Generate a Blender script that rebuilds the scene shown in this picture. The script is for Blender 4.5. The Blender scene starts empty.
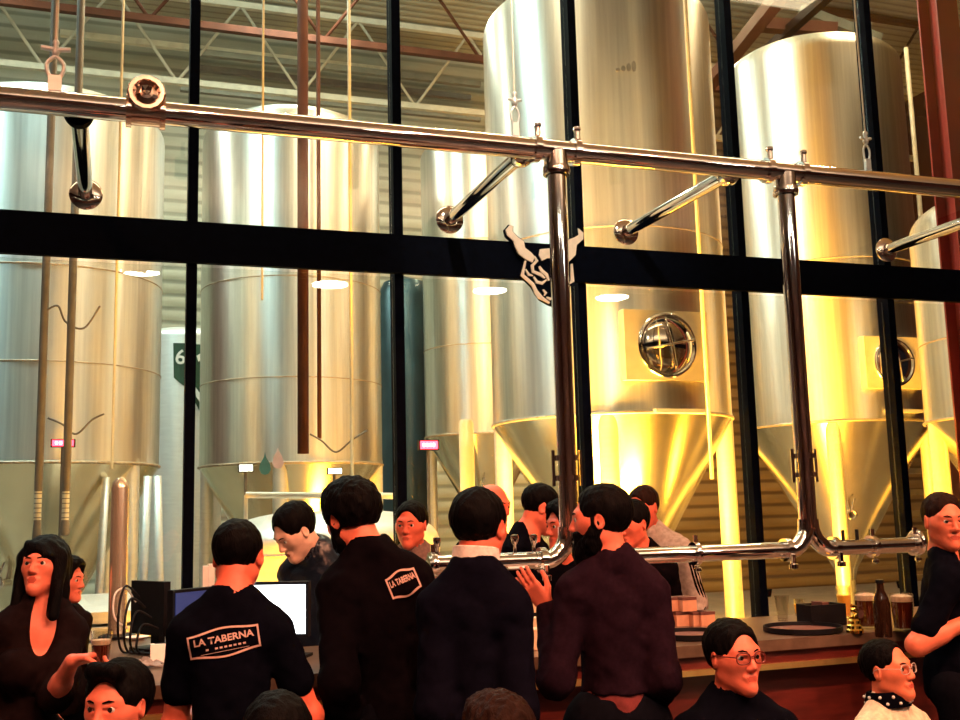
import bpy, bmesh, math, random
import numpy as np
from mathutils import Vector, Matrix
from mathutils.bvhtree import BVHTree
random.seed(7); RNG = np.random.default_rng(7)
C = bpy.context.scene.collection
PI = math.pi
# ------------------------------------------------------------------ camera
F_PX = 1053.5; YAW = math.radians(19.16); PITCH = math.radians(8.234); ROLL = math.radians(-1.458)
CAM = Vector((0, 0, 1.62))
fw = Vector((math.sin(YAW)*math.cos(PITCH), math.cos(YAW)*math.cos(PITCH), math.sin(PITCH)))
r0 = Vector((math.cos(YAW), -math.sin(YAW), 0)); u0 = r0.cross(fw)
rt = r0*math.cos(ROLL)+u0*math.sin(ROLL); up = -r0*math.sin(ROLL)+u0*math.cos(ROLL)
def ray(px, py): return fw+rt*((px-480)/F_PX)+up*((360-py)/F_PX)
def at(px, py, Y):                      # point of the world plane y = Y seen at a pixel
    d = ray(px, py); return CAM+d*(Y/d.y)
def atd(px, py, depth): return CAM+ray(px, py)*depth
cd = bpy.data.cameras.new('camera'); cam = bpy.data.objects.new('camera', cd); C.objects.link(cam)
cam.matrix_world = Matrix(((rt.x, up.x, -fw.x, CAM.x), (rt.y, up.y, -fw.y, CAM.y), (rt.z, up.z, -fw.z, CAM.z), (0, 0, 0, 1)))
cd.sensor_width = 36; cd.lens = F_PX/960*36; cd.clip_start = .05; cd.clip_end = 200
bpy.context.scene.camera = cam

# ------------------------------------------------------------------ materials
def newmat(name):
    m = bpy.data.materials.new(name); m.use_nodes = True
    return m, m.node_tree.nodes, m.node_tree.links, m.node_tree.nodes['Principled BSDF']
def mat(name, col, rough=.5, metal=0, var=.12, scale=30, bump=0, bscale=None, spec=.5, coat=0, stretch=None, aniso=0):
    m, N, L, b = newmat(name)
    b.inputs['Roughness'].default_value = rough; b.inputs['Metallic'].default_value = metal
    b.inputs['Specular IOR Level'].default_value = spec; b.inputs['Coat Weight'].default_value = coat
    tc = N.new('ShaderNodeTexCoord'); src = tc.outputs['Object']
    if stretch:
        mp = N.new('ShaderNodeMapping'); mp.inputs['Scale'].default_value = stretch; L.new(src, mp.inputs['Vector']); src = mp.outputs['Vector']
    nz = N.new('ShaderNodeTexNoise'); nz.inputs['Scale'].default_value = scale; nz.inputs['Detail'].default_value = 4
    L.new(src, nz.inputs['Vector'])
    cr = N.new('ShaderNodeValToRGB'); cr.color_ramp.elements[0].position = .3; cr.color_ramp.elements[1].position = .7
    cr.color_ramp.elements[0].color = (*[max(0, c*(1-var)) for c in col], 1)
    cr.color_ramp.elements[1].color = (*[min(1, c*(1+var)) for c in col], 1)
    L.new(nz.outputs['Fac'], cr.inputs['Fac']); L.new(cr.outputs['Color'], b.inputs['Base Color'])
    if bump:
        n2 = N.new('ShaderNodeTexNoise'); n2.inputs['Scale'].default_value = bscale or scale*3; L.new(src, n2.inputs['Vector'])
        bp = N.new('ShaderNodeBump'); bp.inputs['Strength'].default_value = bump; bp.inputs['Distance'].default_value = .01
        L.new(n2.outputs['Fac'], bp.inputs['Height']); L.new(bp.outputs['Normal'], b.inputs['Normal'])
    if aniso:
        b.inputs['Anisotropic'].default_value = aniso; b.inputs['Anisotropic Rotation'].default_value = .25
        tg = N.new('ShaderNodeTangent'); tg.direction_type = 'RADIAL'; tg.axis = 'Z'; L.new(tg.outputs['Tangent'], b.inputs['Tangent'])
    return m
def emit(name, col, s):
    m, N, L, b = newmat(name)
    b.inputs['Base Color'].default_value = (*col, 1); b.inputs['Emission Color'].default_value = (*col, 1)
    b.inputs['Emission Strength'].default_value = s; return m
def glassmat(name, tint=(1, 1, 1), f0=.06, rough=0.0, power=4, grow=.6):
    m, N, L, b = newmat(name); out = N['Material Output']; N.remove(b)
    tr = N.new('ShaderNodeBsdfTransparent'); tr.inputs['Color'].default_value = (*tint, 1)
    gl = N.new('ShaderNodeBsdfGlossy'); gl.inputs['Roughness'].default_value = rough
    lw = N.new('ShaderNodeLayerWeight'); lw.inputs['Blend'].default_value = .5
    p = N.new('ShaderNodeMath'); p.operation = 'POWER'; p.inputs[1].default_value = power; L.new(lw.outputs['Facing'], p.inputs[0])
    a = N.new('ShaderNodeMath'); a.operation = 'MULTIPLY_ADD'; a.inputs[1].default_value = grow; a.inputs[2].default_value = f0
    L.new(p.outputs[0], a.inputs[0])
    mx = N.new('ShaderNodeMixShader'); L.new(a.outputs[0], mx.inputs[0]); L.new(tr.outputs[0], mx.inputs[1]); L.new(gl.outputs[0], mx.inputs[2])
    L.new(mx.outputs[0], out.inputs['Surface']); return m
M = {}
M['chrome'] = mat('polished_chrome', (.86, .84, .84), .07, 1, .03, 8)
M['steel'] = mat('reflection_streaked_tank_steel', (.80, .785, .73), .40, 1, .12, 3, stretch=(9, 9, .25), aniso=.8)  # base colour carries vertical streaks imitating reflections
M['steel_dark'] = mat('dull_steel', (.42, .42, .40), .4, .9, .15, 12)
M['steel_pale'] = mat('pale_satin_steel', (.8, .82, .8), .45, .6, .06, 6, stretch=(1, 1, 6))
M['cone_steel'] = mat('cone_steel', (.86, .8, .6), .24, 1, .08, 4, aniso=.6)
M['satin'] = mat('satin_chrome', (.86, .80, .62), .24, .75, .05, 6)
M['plate'] = mat('satin_hatch_plate', (.75, .68, .5), .5, .35, .08, 10)
M['weld'] = mat('weld_seam', (.5, .42, .32), .5, .8, .3, 40)
M['black_metal'] = mat('black_painted_metal', (.0012, .0022, .006), .6, 0, .3, 20, spec=.02)
M['glass'] = glassmat('window_glass', (.96, .98, .95), .06)
M['tumbler'] = glassmat('clear_glass', (.95, .95, .92), .12, 0, 3, .7)
M['lens'] = glassmat('spectacle_lens', (.95, .95, .95), .10)
M['beer'] = mat('dark_amber_beer', (.10, .018, .006), .1, 0, .1, 10)
M['pale_beer'] = mat('golden_beer', (.75, .38, .04), .12, 0, .1, 10)
M['foam'] = mat('beer_foam', (.85, .68, .5), .8, 0, .1, 90, bump=.3)
M['wood'] = mat('dark_red_wood', (.10, .013, .009), .38, 0, .35, 6, stretch=(1, 6, 6), coat=.15)
M['counter'] = mat('dark_grey_worktop', (.12, .075, .05), .28, 0, .25, 18, bump=.03)
M['brass'] = mat('brass_trim', (1, .66, .24), .45, 1, .1, 20)
M['gold_bright'] = mat('polished_brass', (.95, .68, .16), .18, 1, .05, 20)
M['floor'] = mat('dark_floor', (.05, .035, .03), .5, 0, .3, 4)
M['hallfloor'] = mat('grey_concrete', (.24, .20, .15), .5, 0, .2, 3)
M['roomceil'] = mat('warm_plaster_ceiling', (.66, .52, .40), .8, 0, .1, 2)
M['roomwall'] = mat('dark_red_plaster', (.10, .03, .02), .7, 0, .2, 5)
M['black'] = mat('black_plastic', (.004, .004, .006), .5, 0, .2, 30, spec=.2)
M['white'] = mat('white_paper', (.85, .83, .78), .7, 0, .05, 30)
M['cream'] = mat('cream_card', (.8, .62, .4), .7, 0, .1, 20)
M['pinkcard'] = mat('pink_brown_card', (.6, .30, .18), .7, 0, .15, 20)
M['dark_seam'] = mat('dark_brown_card_edge', (.12, .04, .03), .7, 0, .15, 20)
M['emblem'] = mat('cream_emblem_paint', (.88, .76, .62), .5, 0, .06, 40)
M['green_sign'] = mat('dark_green_sign', (.015, .06, .03), .5, 0, .2, 20)
M['redsteel'] = mat('red_painted_steel', (.15, .012, .01), .5, 0, .2, 6)
M['brownsteel'] = mat('rust_brown_painted_steel', (.07, .022, .012), .6, 0, .25, 6, spec=.1)
M['greypipe'] = mat('grey_conduit', (.17, .15, .13), .4, .3, .15, 10)
M['palepipe'] = mat('pale_conduit', (.75, .7, .55), .4, .2, .1, 10)
M['truss'] = mat('cream_painted_truss', (.72, .70, .58), .5, 0, .1, 8)
M['duct'] = mat('grey_hall_duct', (.22, .23, .2), .5, .3, .2, 5)
M['copper'] = mat('pinkish_faceted_metal', (.92, .66, .55), .16, 1, .12, 30)
M['red_sign_glow'] = emit('red_reflected_glow', (1, .05, .10), 7)
M['white_spot_glow'] = emit('white_reflected_glow', (1, .95, .8), 8)
M['screen'] = emit('lit_screen', (.86, .96, 1), 4.5)
M['dimscreen'] = emit('dim_blue_screen', (.02, .04, .16), .5)
M['lampglow'] = emit('lamp_diffuser', (1, .93, .75), 55)
M['hallglow'] = emit('hall_lamp_diffuser', (1, .97, .85), 20)
M['yellowglow'] = emit('yellow_lamp_diffuser', (1, .7, .2), 20)
M['paleblue'] = mat('pale_blue_vinyl', (.45, .55, .58), .35, 0, .1, 20)
M['teal'] = mat('teal_vinyl', (.03, .22, .22), .35, 0, .15, 20)
# corrugated hall cladding
def ribbed(name, col, col2, scale, direction='Z', rough=.5):
    m, N, L, b = newmat(name); b.inputs['Roughness'].default_value = rough
    tc = N.new('ShaderNodeTexCoord'); w = N.new('ShaderNodeTexWave'); w.bands_direction = direction
    w.inputs['Scale'].default_value = scale; w.inputs['Distortion'].default_value = .25; w.inputs['Detail'].default_value = 1
    L.new(tc.outputs['Object'], w.inputs['Vector'])
    nz = N.new('ShaderNodeTexNoise'); nz.inputs['Scale'].default_value = .7; nz.inputs['Detail'].default_value = 5
    mp = N.new('ShaderNodeMapping'); mp.inputs['Scale'].default_value = (.5, .5, 2.5); L.new(tc.outputs['Object'], mp.inputs['Vector']); L.new(mp.outputs['Vector'], nz.inputs['Vector'])
    cr = N.new('ShaderNodeValToRGB'); cr.color_ramp.elements[0].color = (*col2, 1); cr.color_ramp.elements[1].color = (*col, 1)
    cr.color_ramp.elements[0].position = .05; cr.color_ramp.elements[1].position = .35
    L.new(w.outputs['Fac'], cr.inputs['Fac'])
    c2 = N.new('ShaderNodeValToRGB'); c2.color_ramp.elements[0].position = .35; c2.color_ramp.elements[1].position = .62
    c2.color_ramp.elements[0].color = (.62, .60, .55, 1); c2.color_ramp.elements[1].color = (1, 1, 1, 1)
    L.new(nz.outputs['Fac'], c2.inputs['Fac'])
    mx = N.new('ShaderNodeMix'); mx.data_type = 'RGBA'; mx.blend_type = 'MULTIPLY'; mx.inputs[0].default_value = 1
    L.new(cr.outputs['Color'], mx.inputs[6]); L.new(c2.outputs['Color'], mx.inputs[7]); L.new(mx.outputs[2], b.inputs['Base Color'])
    bp = N.new('ShaderNodeBump'); bp.inputs['Strength'].default_value = .5; bp.inputs['Distance'].default_value = .03
    L.new(w.outputs['Fac'], bp.inputs['Height']); L.new(bp.outputs['Normal'], b.inputs['Normal']); return m
M['cladding'] = ribbed('pale_green_cladding', (.50, .52, .42), (.26, .28, .22), 1.35)
M['browncladding'] = ribbed('brown_cladding', (.20, .14, .07), (.08, .05, .025), 1.35)
M['roofdeck'] = ribbed('roof_deck', (.60, .62, .52), (.36, .36, .30), 1.6, 'Y')

# ------------------------------------------------------------------ mesh helpers
def obj(name, bm, m, parent=None, smooth=None):
    me = bpy.data.meshes.new(name); bm.normal_update(); bm.to_mesh(me); bm.free()
    for x in (m if isinstance(m, (list, tuple)) else [m]): me.materials.append(x)
    o = bpy.data.objects.new(name, me); C.objects.link(o)
    if parent is not None: o.parent = parent
    if smooth is not None:
        for p in me.polygons: p.use_smooth = True
        if smooth < 180:
            me.update()
            es = me.edges; bm2 = bmesh.new(); bm2.from_mesh(me)
            for e in bm2.edges:
                if len(e.link_faces) == 2 and e.calc_face_angle(0) > math.radians(smooth): e.smooth = False
            bm2.to_mesh(me); bm2.free()
    return o
def thing(name, label, cat, loc=(0, 0, 0), rz=0, group=None):
    o = bpy.data.objects.new(name, None); C.objects.link(o); o.location = loc; o.rotation_euler = (0, 0, rz)
    o.empty_display_size = .1
    return tag(o, label, cat, group)
def tag(o, label, cat, group=None):
    o['label'] = label; o['category'] = cat
    if group: o['group'] = group
    return o
def struct(name, bm, m, parent=None, smooth=None):
    o = obj(name, bm, m, parent, smooth)
    if parent is None: o['kind'] = 'structure'
    return o
def B(): return bmesh.new()
def box(bm, x0, x1, y0, y1, z0, z1, mx=None, mi=0):
    vs = [bm.verts.new(Vector(p)) for p in ((x0, y0, z0), (x1, y0, z0), (x1, y1, z0), (x0, y1, z0), (x0, y0, z1), (x1, y0, z1), (x1, y1, z1), (x0, y1, z1))]
    if mx is not None:
        for v in vs: v.co = mx @ v.co
    for f in ((3, 2, 1, 0), (4, 5, 6, 7), (0, 1, 5, 4), (1, 2, 6, 5), (2, 3, 7, 6), (3, 0, 4, 7)):
        fc = bm.faces.new([vs[i] for i in f]); fc.material_index = mi
    return bm
def bevel(bm, w=.004, seg=2):
    es = [e for e in bm.edges if len(e.link_faces) == 2 and e.calc_face_angle(0) > .6]
    bmesh.ops.bevel(bm, geom=es, offset=w, segments=seg, affect='EDGES', clamp_overlap=True); return bm
def frame_of(d):
    d = d.normalized(); a = Vector((0, 0, 1)) if abs(d.z) < .9 else Vector((1, 0, 0))
    u = d.cross(a).normalized(); return u, d.cross(u).normalized()
def tube(bm, pts, r, n=16, cap=True, mi=0):
    pts = [Vector(p) for p in pts]; rs = r if isinstance(r, (list, tuple)) else [r]*len(pts); rings = []
    d0 = (pts[1]-pts[0]); u, v = frame_of(d0)
    for i, p in enumerate(pts):
        if i == 0: d = pts[1]-p
        elif i == len(pts)-1: d = p-pts[i-1]
        else: d = (pts[i+1]-p).normalized()+(p-pts[i-1]).normalized()
        d.normalize(); u = (u-d*u.dot(d)); u.normalize(); v = d.cross(u)
        rings.append([bm.verts.new(p+(u*math.cos(2*PI*k/n)+v*math.sin(2*PI*k/n))*rs[i]) for k in range(n)])
    for a, b in zip(rings, rings[1:]):
        for k in range(n):
            f = bm.faces.new((a[k], a[(k+1) % n], b[(k+1) % n], b[k])); f.material_index = mi; f.smooth = True
    if cap:
        f = bm.faces.new(rings[0][::-1]); f.material_index = mi; f = bm.faces.new(rings[-1]); f.material_index = mi
    return bm
def lathe(bm, prof, n=32, mx=None, mi=0):
    rings = []
    for r, z in prof:
        if r < 1e-5: rings.append([bm.verts.new((0, 0, z))])
        else: rings.append([bm.verts.new((r*math.cos(2*PI*k/n), r*math.sin(2*PI*k/n), z)) for k in range(n)])
    if mx is not None:
        for R in rings:
            for v in R: v.co = mx @ v.co
    for a, b in zip(rings, rings[1:]):
        for k in range(n):
            k2 = (k+1) % n
            if len(a) == 1 and len(b) == 1: continue
            if len(a) == 1: f = bm.faces.new((a[0], b[k2], b[k]))
            elif len(b) == 1: f = bm.faces.new((a[k], a[k2], b[0]))
            else: f = bm.faces.new((a[k], a[k2], b[k2], b[k]))
            f.material_index = mi
    return bm
def along(p, d):                         # matrix whose z axis runs along d at p
    d = Vector(d).normalized(); return Matrix.Translation(p) @ d.to_track_quat('Z', 'Y').to_matrix().to_4x4()
def bez(p, n=16):                        # catmull-rom through points
    p = [Vector(q) for q in p]; P = [p[0]]+p+[p[-1]]; out = []
    for i in range(1, len(P)-2):
        for k in range(n):
            t = k/n; a, b, c, d = P[i-1:i+3]
            out.append(.5*((2*b)+(c-a)*t+(2*a-5*b+4*c-d)*t*t+(3*b-a-3*c+d)*t**3))
    return out+[p[-1]]
def torus(bm, c, d, R, r, n=32, m=10, mi=0):
    u, v = frame_of(Vector(d)); c = Vector(c); w = Vector(d).normalized(); rings = []
    for i in range(n):
        a = 2*PI*i/n; e = u*math.cos(a)+v*math.sin(a)
        rings.append([bm.verts.new(c+e*(R+r*math.cos(2*PI*j/m))+w*r*math.sin(2*PI*j/m)) for j in range(m)])
    for i in range(n):
        for j in range(m):
            f = bm.faces.new((rings[i][j], rings[(i+1) % n][j], rings[(i+1) % n][(j+1) % m], rings[i][(j+1) % m])); f.material_index = mi
    return bm
def prism(bm, poly, d, mi=0):            # polygon (list of vectors) extruded by d
    a = [bm.verts.new(p) for p in poly]; b = [bm.verts.new(Vector(p)+Vector(d)) for p in poly]
    fs = [bm.faces.new(a), bm.faces.new(b[::-1])]+[bm.faces.new((a[i], b[i], b[(i+1) % len(a)], a[(i+1) % len(a)])) for i in range(len(a))]
    for f in fs: f.material_index = mi
    bmesh.ops.recalc_face_normals(bm, faces=fs); return bm
def wobj(name, bm, m, t, smooth=None):   # world-space bmesh made a child of an unrotated empty (or of its part)
    o = t; off = Vector((0, 0, 0))
    while o is not None: off += o.location; o = o.parent
    for v in bm.verts: v.co -= off
    return obj(name, bm, m, t, smooth)

# ------------------------------------------------------------------ setting: taproom shell and the glass wall
YG, YP, YB = 5.70, 4.35, 3.77            # glass wall, pipe frame, bar front
struct('floor', box(B(), -7, 11, -6, 5.62, -.1, 0), M['floor'])
struct('ceiling', box(B(), -7, 11, -6, 5.62, 5.6, 5.7), M['roomceil'])
struct('wall_left', box(B(), -7.1, -7, -6, 18.0, 0, 10.2), M['roomwall'])
struct('wall_right', box(B(), 11, 11.1, -6, 5.62, 0, 5.7), M['roomwall'])
struct('wall_back', box(B(), -7, 11, -6.1, -6, 0, 5.7), M['roomwall'])
GX = [.36+1.13*i for i in range(-6, 10)]
for i, x in enumerate(GX):
    struct('trim_%d' % (i+1), bevel(box(B(), x-.026, x+.026, YG-.06, YG+.05, 0, 5.6), .003, 1), M['black_metal'])
zt = at(480, 239.5, YG-.1).z; zb = at(480, 277, YG-.1).z
struct('trim_%d' % (len(GX)+1), bevel(box(B(), -7, 11, YG-.1, YG-.061, zb, zt), .004, 1), M['black_metal'])
k = 0
for a, b in zip(GX, GX[1:]):
    for z0, z1 in ((0, zb), (zt, 5.6)):
        k += 1; struct('window_%d' % k, box(B(), a+.027, b-.027, YG-.006, YG+.006, z0+.003, z1-.003), M['glass'])
# the brewing hall behind the glass
struct('floor_hall', box(B(), -7, 16, YG+.06, 18.2, -.1, 0), M['hallfloor'])
struct('wall_hall', box(B(), -7, 7.6, 18, 18.2, 0, 10.2), M['cladding'])
struct('wall_hall_brown', box(B(), 7.6, 16, 18, 18.2, 0, 10.2), M['browncladding'])
struct('wall_hall_right', box(B(), 16, 16.2, 5.8, 18.2, 0, 10.2), M['brownsteel'])
struct('ceiling_hall', box(B(), -7, 16, YG+.06, 18.2, 10.2, 10.3), M['roofdeck'])
struct('trim_header', box(B(), -7, 16, 5.63, 5.85, 5.705, 10.2), M['black_metal'])

# ------------------------------------------------------------------ brewing tanks
def tank(name, label, px, rpx, depth, ztop, zj, cat='tank', manway=False, group='tall steel brewing tanks behind the glass', nseam=(.25, .5, .75), seed=0, cone=True, mtl='steel', py=300):
    p = atd(px, py, depth); R = rpx/F_PX*depth
    t = thing(name, label, cat, (p.x, p.y, 0), 0, group); c = Vector((p.x, p.y, 0)); T = Matrix.Translation(c)
    dome = .30*R
    prof = [(R, zj), (R, ztop-dome)]+[(R*math.cos(a)**.6 if a < PI/2-.01 else 0, ztop-dome+dome*math.sin(a)) for a in [PI/2*i/12 for i in range(1, 13)]]
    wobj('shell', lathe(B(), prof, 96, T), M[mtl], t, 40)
    for f in nseam:
        z = zj+(ztop-dome-zj)*f; wobj('weld_ring', torus(B(), (p.x, p.y, z), (0, 0, 1), R+.001, .006, 96, 6), M['weld'], t, 180)
    wobj('rim_ring', torus(B(), (p.x, p.y, zj), (0, 0, 1), R+.004, .014, 96, 8), M['weld'], t, 180)
    if cone:
        ch = min(zj-.35, R*1.55); r2 = .09*R+.03
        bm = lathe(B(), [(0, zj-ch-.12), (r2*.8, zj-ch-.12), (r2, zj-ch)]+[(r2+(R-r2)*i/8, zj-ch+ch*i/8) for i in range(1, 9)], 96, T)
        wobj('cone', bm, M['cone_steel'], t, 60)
        for j in range(4):
            a = PI/4+j*PI/2+seed; x, y = p.x+R*.93*math.cos(a), p.y+R*.93*math.sin(a)
            wobj('leg', tube(B(), [(x, y, 0), (x, y, zj+.05)], .075 if R > .8 else .06, 20), M['steel_pale'], t, 60)
        d = Vector((math.sin(seed-.6), -math.cos(seed-.6), 0))
        s0 = Vector((p.x, p.y, zj-ch*.62))+d*(R*.40); s1 = s0+d*.22
        v = wobj('valve', tube(B(), [s0, s1], .035, 14), M['chrome'], t, 60)
        bm = torus(B(), s1, d, .045, .016, 20, 8); tube(bm, [s1+Vector((0, 0, .03)), s1+Vector((.05, 0, .17))], .011, 8)
        wobj('valve_handle', bm, M['chrome'], v, 60)
    else:
        for j in range(4):
            a = PI/4+j*PI/2; x, y = p.x+R*.75*math.cos(a), p.y+R*.75*math.sin(a)
            wobj('leg', tube(B(), [(x, y, 0), (x, y, zj+.02)], .05, 14), M['steel_pale'], t, 60)
        wobj('bottom', lathe(B(), [(0, zj-.04), (R*.95, zj-.04), (R, zj+.001)], 64, T), M['steel_dark'], t, 40)
    if manway:
        n = Vector((0, -1, 0)); z = manway; q = c+n*R+Vector((0, 0, z))
        pl = wobj('manway_plate', bevel(box(B(), p.x-.36, p.x+.36, p.y-R-.02, p.y-R*.9, z-.27, z+.27), .01), M['plate'], t)
        bm = torus(B(), q+n*.02, n, .235, .022, 40, 10); wobj('manway_ring', bm, M['chrome'], t, 180)
        bm = lathe(B(), [(.23, .0), (.2, .03), (.13, .055), (.0, .065)], 40, along(q+n*.015, n))
        h = wobj('manway_door', bm, M['chrome'], t, 60)
        bm = B()
        for k in range(2):
            a = k*PI/2+.2; e = Vector((math.cos(a), 0, math.sin(a)))
            tube(bm, [q+n*.08-e*.21, q+n*.1, q+n*.08+e*.21], .009, 8)
        wobj('hand_wheel', bm, M['chrome'], h, 60)
        wobj('level_bracket', bevel(box(B(), p.x-.14, p.x+.3, p.y-R-.05, p.y-R*.95, z-.52, z-.49), .006), M['steel_pale'], t)
    return t, c, R
tA = tank('fermentation_tank', 'pale steel tank at the far left with two grey drop pipes in front of it', 47, 110, 9.8, 5.55, 2.12, nseam=(.27, .535), seed=.15)
tB = tank('fermentation_tank', 'pale steel tank rising above the low wide tank, crossed by rust brown pipes', 292, 88, 12.1, 6.2, 2.18, nseam=(.24, .53), seed=.5)
tC = tank('fermentation_tank', 'narrower silver tank just left of the largest golden tank', 479, 56, 13.4, 6.35, 2.55, nseam=(.3, .66), seed=.2)
tD = tank('fermentation_tank', 'largest golden tank, behind the central chrome post, with a round porthole hatch', 606, 116, 9.1, 6.1, 2.34, manway=2.85, nseam=(.42,), seed=.3)
tE = tank('fermentation_tank', 'golden tank behind the second chrome post, its round hatch crossed by a dark window bar', 826, 88, 12.0, 6.85, 2.46, manway=3.05, nseam=(.42,), seed=.1)
tF = tank('fermentation_tank', 'amber tank cut off by the right edge behind the red steel column', 1040, 116, 9.2, 4.3, 2.3, nseam=(.4,), seed=.3)
tG = tank('storage_vessel', 'slim white vessel bearing a green triangular sign with a 6, between two pale tanks', 184, 38, 14.5, 4.2, .5, 'vessel', group=None, nseam=(), cone=False, mtl='steel_pale')
bm = B()
tH = tank('bright_tank', 'low wide yellow-lit steel tank behind the leather jacket man', 331, 108, 7.6, 1.66, .35, 'tank', group=None, nseam=(.95,), cone=False, mtl='steel_pale', py=520)
# sign on the slim vessel
def text_mesh(s, size=1.0, ext=.0, bold=0):
    cu = bpy.data.curves.new('letters', 'FONT'); cu.body = s; cu.size = size; cu.extrude = ext; cu.align_x = 'CENTER'; cu.offset = bold; cu.resolution_u = 3
    o = bpy.data.objects.new('letters', cu); C.objects.link(o)
    dg = bpy.context.evaluated_depsgraph_get(); me = o.evaluated_get(dg).to_mesh(); bm = bmesh.new(); bm.from_mesh(me)
    o.evaluated_get(dg).to_mesh_clear(); bpy.data.objects.remove(o); return bm
def on_cyl(c, R, q, off):                # wrap a flat point (lateral u, height z) onto a cylinder facing the room
    th = math.atan2(CAM.x-c.x, -(CAM.y-c.y)); a = q[0]/R+ -th
    return Vector((c.x+(R+off)*math.sin(a), c.y-(R+off)*math.cos(a), q[1]))
gt, gc, gR = tG
for j in range(4):
    a = atd(621+j*6.5, 62-j*1.5, 8.2); uu = (a-Vector((tD[1].x, tD[1].y, a.z))); aa = math.atan2(uu.x, -uu.y); bm = B(); w_, h_ = .018, .012+.011*j
    lathe(bm, [(0, 0), (w_, 0), (w_, .012), (0, .012)], 12)
    for v in bm.verts: v.co = Vector((v.co.x, v.co.z, v.co.y*h_/w_))
    mx = Matrix.Translation((tD[1].x+(tD[2]-.002)*math.sin(aa), tD[1].y-(tD[2]-.002)*math.cos(aa), a.z)) @ Matrix.Rotation(aa, 4, 'Z')
    for v in bm.verts: v.co = mx @ Vector((v.co.x, -v.co.y, v.co.z))
    wobj('dark_stud', bm, M['steel_dark'], tD[0])
def gpt(px, py): p = atd(px, py, 14.5-gR*.9); return ((px-184)/F_PX*14.0, p.z)
def cyl_patch(poly, c, R, off, n=14):
    bm = B(); f = bm.faces.new([bm.verts.new((u, v, 0)) for u, v in poly])
    bmesh.ops.triangulate(bm, faces=[f]); bmesh.ops.subdivide_edges(bm, edges=bm.edges[:], cuts=6, use_grid_fill=True)
    for v in bm.verts: v.co = on_cyl(c, R, (v.co.x, v.co.y), off)
    return bm
sg = wobj('sign_panel', cyl_patch([gpt(170, 345), gpt(206, 345), gpt(205, 412), gpt(199, 418), gpt(185, 392), gpt(171, 380)], gc, gR, .012), M['green_sign'], gt)
bm = text_mesh('6', .27, 0, .004); u, v = gpt(177, 366)
for q in bm.verts: q.co = on_cyl(gc, gR, (q.co.x+u, q.co.y+v), .022)
wobj('numeral', bm, M['white'], sg)
wobj('sign_stripe', cyl_patch([gpt(192, 357), gpt(203, 349), gpt(204, 354), gpt(194, 363)], gc, gR, .022), M['white'], sg)
wobj('sign_stripe', cyl_patch([gpt(191, 388), gpt(204, 405), gpt(204, 415), gpt(192, 398)], gc, gR, .022), M['white'], sg)
# rail and fittings over the low tank
hc, hR = tH[1], tH[2]
def hdome(q): return 1.662-.30*hR+.30*hR*math.sin(math.acos(min(1, (Vector((q.x-hc.x, q.y-hc.y)).length/hR)**(1/.6))))
t = thing('overhead_rail', 'straight yellow-lit steel rail on brackets above the low wide tank', 'rail', (hc.x, hc.y-.2, 1.4))
a, b = atd(246, 495, 7.3), atd(398, 496, 7.3)
wobj('rail_tube', tube(B(), [a, b], .022, 12), M['palepipe'], t, 60)
for q in (a, (a+b)/2, b): wobj('bracket', tube(B(), [q, (q.x, q.y, hdome(q))], .014, 10), M['palepipe'], t, 60)
# ------------------------------------------------------------------ pipes, hoses, rods in the hall
def rod(name, label, cat, px, py0, py1, depth, r, m, group=None, y0=None):
    p = atd(px, 300, depth); z0 = (CAM+ray(px, py1)*(depth)).z; z1 = 10.199
    o = obj(name, tube(B(), [(0, 0, 0), (0, 0, z1-z0)], r, 14), m); o.location = (p.x, p.y, z0)
    return tag(o, label, cat, group), p
for i, (px, lab) in enumerate(((45, 'grey drop pipe with a pale sight tube, left of the pair at the far left'), (72, 'grey drop pipe with a pale sight tube, right of the pair at the far left'))):
    p = atd(px, 300, 8.0); t = thing('drop_pipe', lab, 'pipe', (p.x, p.y, 0), 0, 'drop pipes before the far left tank')
    z1 = atd(px, 492, 8).z; z2 = atd(px, 520, 8).z; z3 = atd(px, 536 if i else 552, 8).z
    wobj('upper_pipe', tube(B(), [(p.x, p.y, z1), (p.x, p.y, 10.199)], .030, 14), M['greypipe'], t, 60)
    s = wobj('sight_tube', tube(B(), [(p.x, p.y, z2), (p.x, p.y, z1)], .026, 14), M['palepipe'], t, 60)
    bm = B()
    for j in range(6): torus(bm, (p.x, p.y, z2+(z1-z2)*(j+.5)/6), (0, 0, 1), .027, .004, 16, 6)
    wobj('scale_mark', bm, M['greypipe'], s)
    wobj('end_valve', lathe(B(), [(0, z3), (.03, z3+.01), (.038, z3+.05), (.026, z2), (0, z2)], 16, Matrix.Translation((p.x, p.y, 0))), M['greypipe'], t, 60)
for px, y0, y1, d, r, m, lab in ((116, 20, 470, 8.3, .011, 'palepipe', 'thin pale vertical line running up in front of the far left tank'),
        (303, 0, 455, 9.5, .05, 'brownsteel', 'rust brown vertical pipe in front of the tank behind the leather jacket man'),
        (319, 0, 440, 11.0, .022, 'brownsteel', 'thin brown pipe just right of the thick rust brown one'),
        (262, 0, 300, 8.6, .010, 'palepipe', 'thin pale rod left of the rust brown pipe'),
        (351, 0, 478, 8.6, .014, 'palepipe', 'thin pale rod right of the rust brown pipe, with no hook on it'),
        (702, 0, 480, 7.6, .014, 'palepipe', 'thin pale rod along the right flank of the largest golden tank'),
        ):
    o, p = rod('vertical_pipe', lab, 'pipe', px, y0, y1, d, r, M[m])
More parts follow.
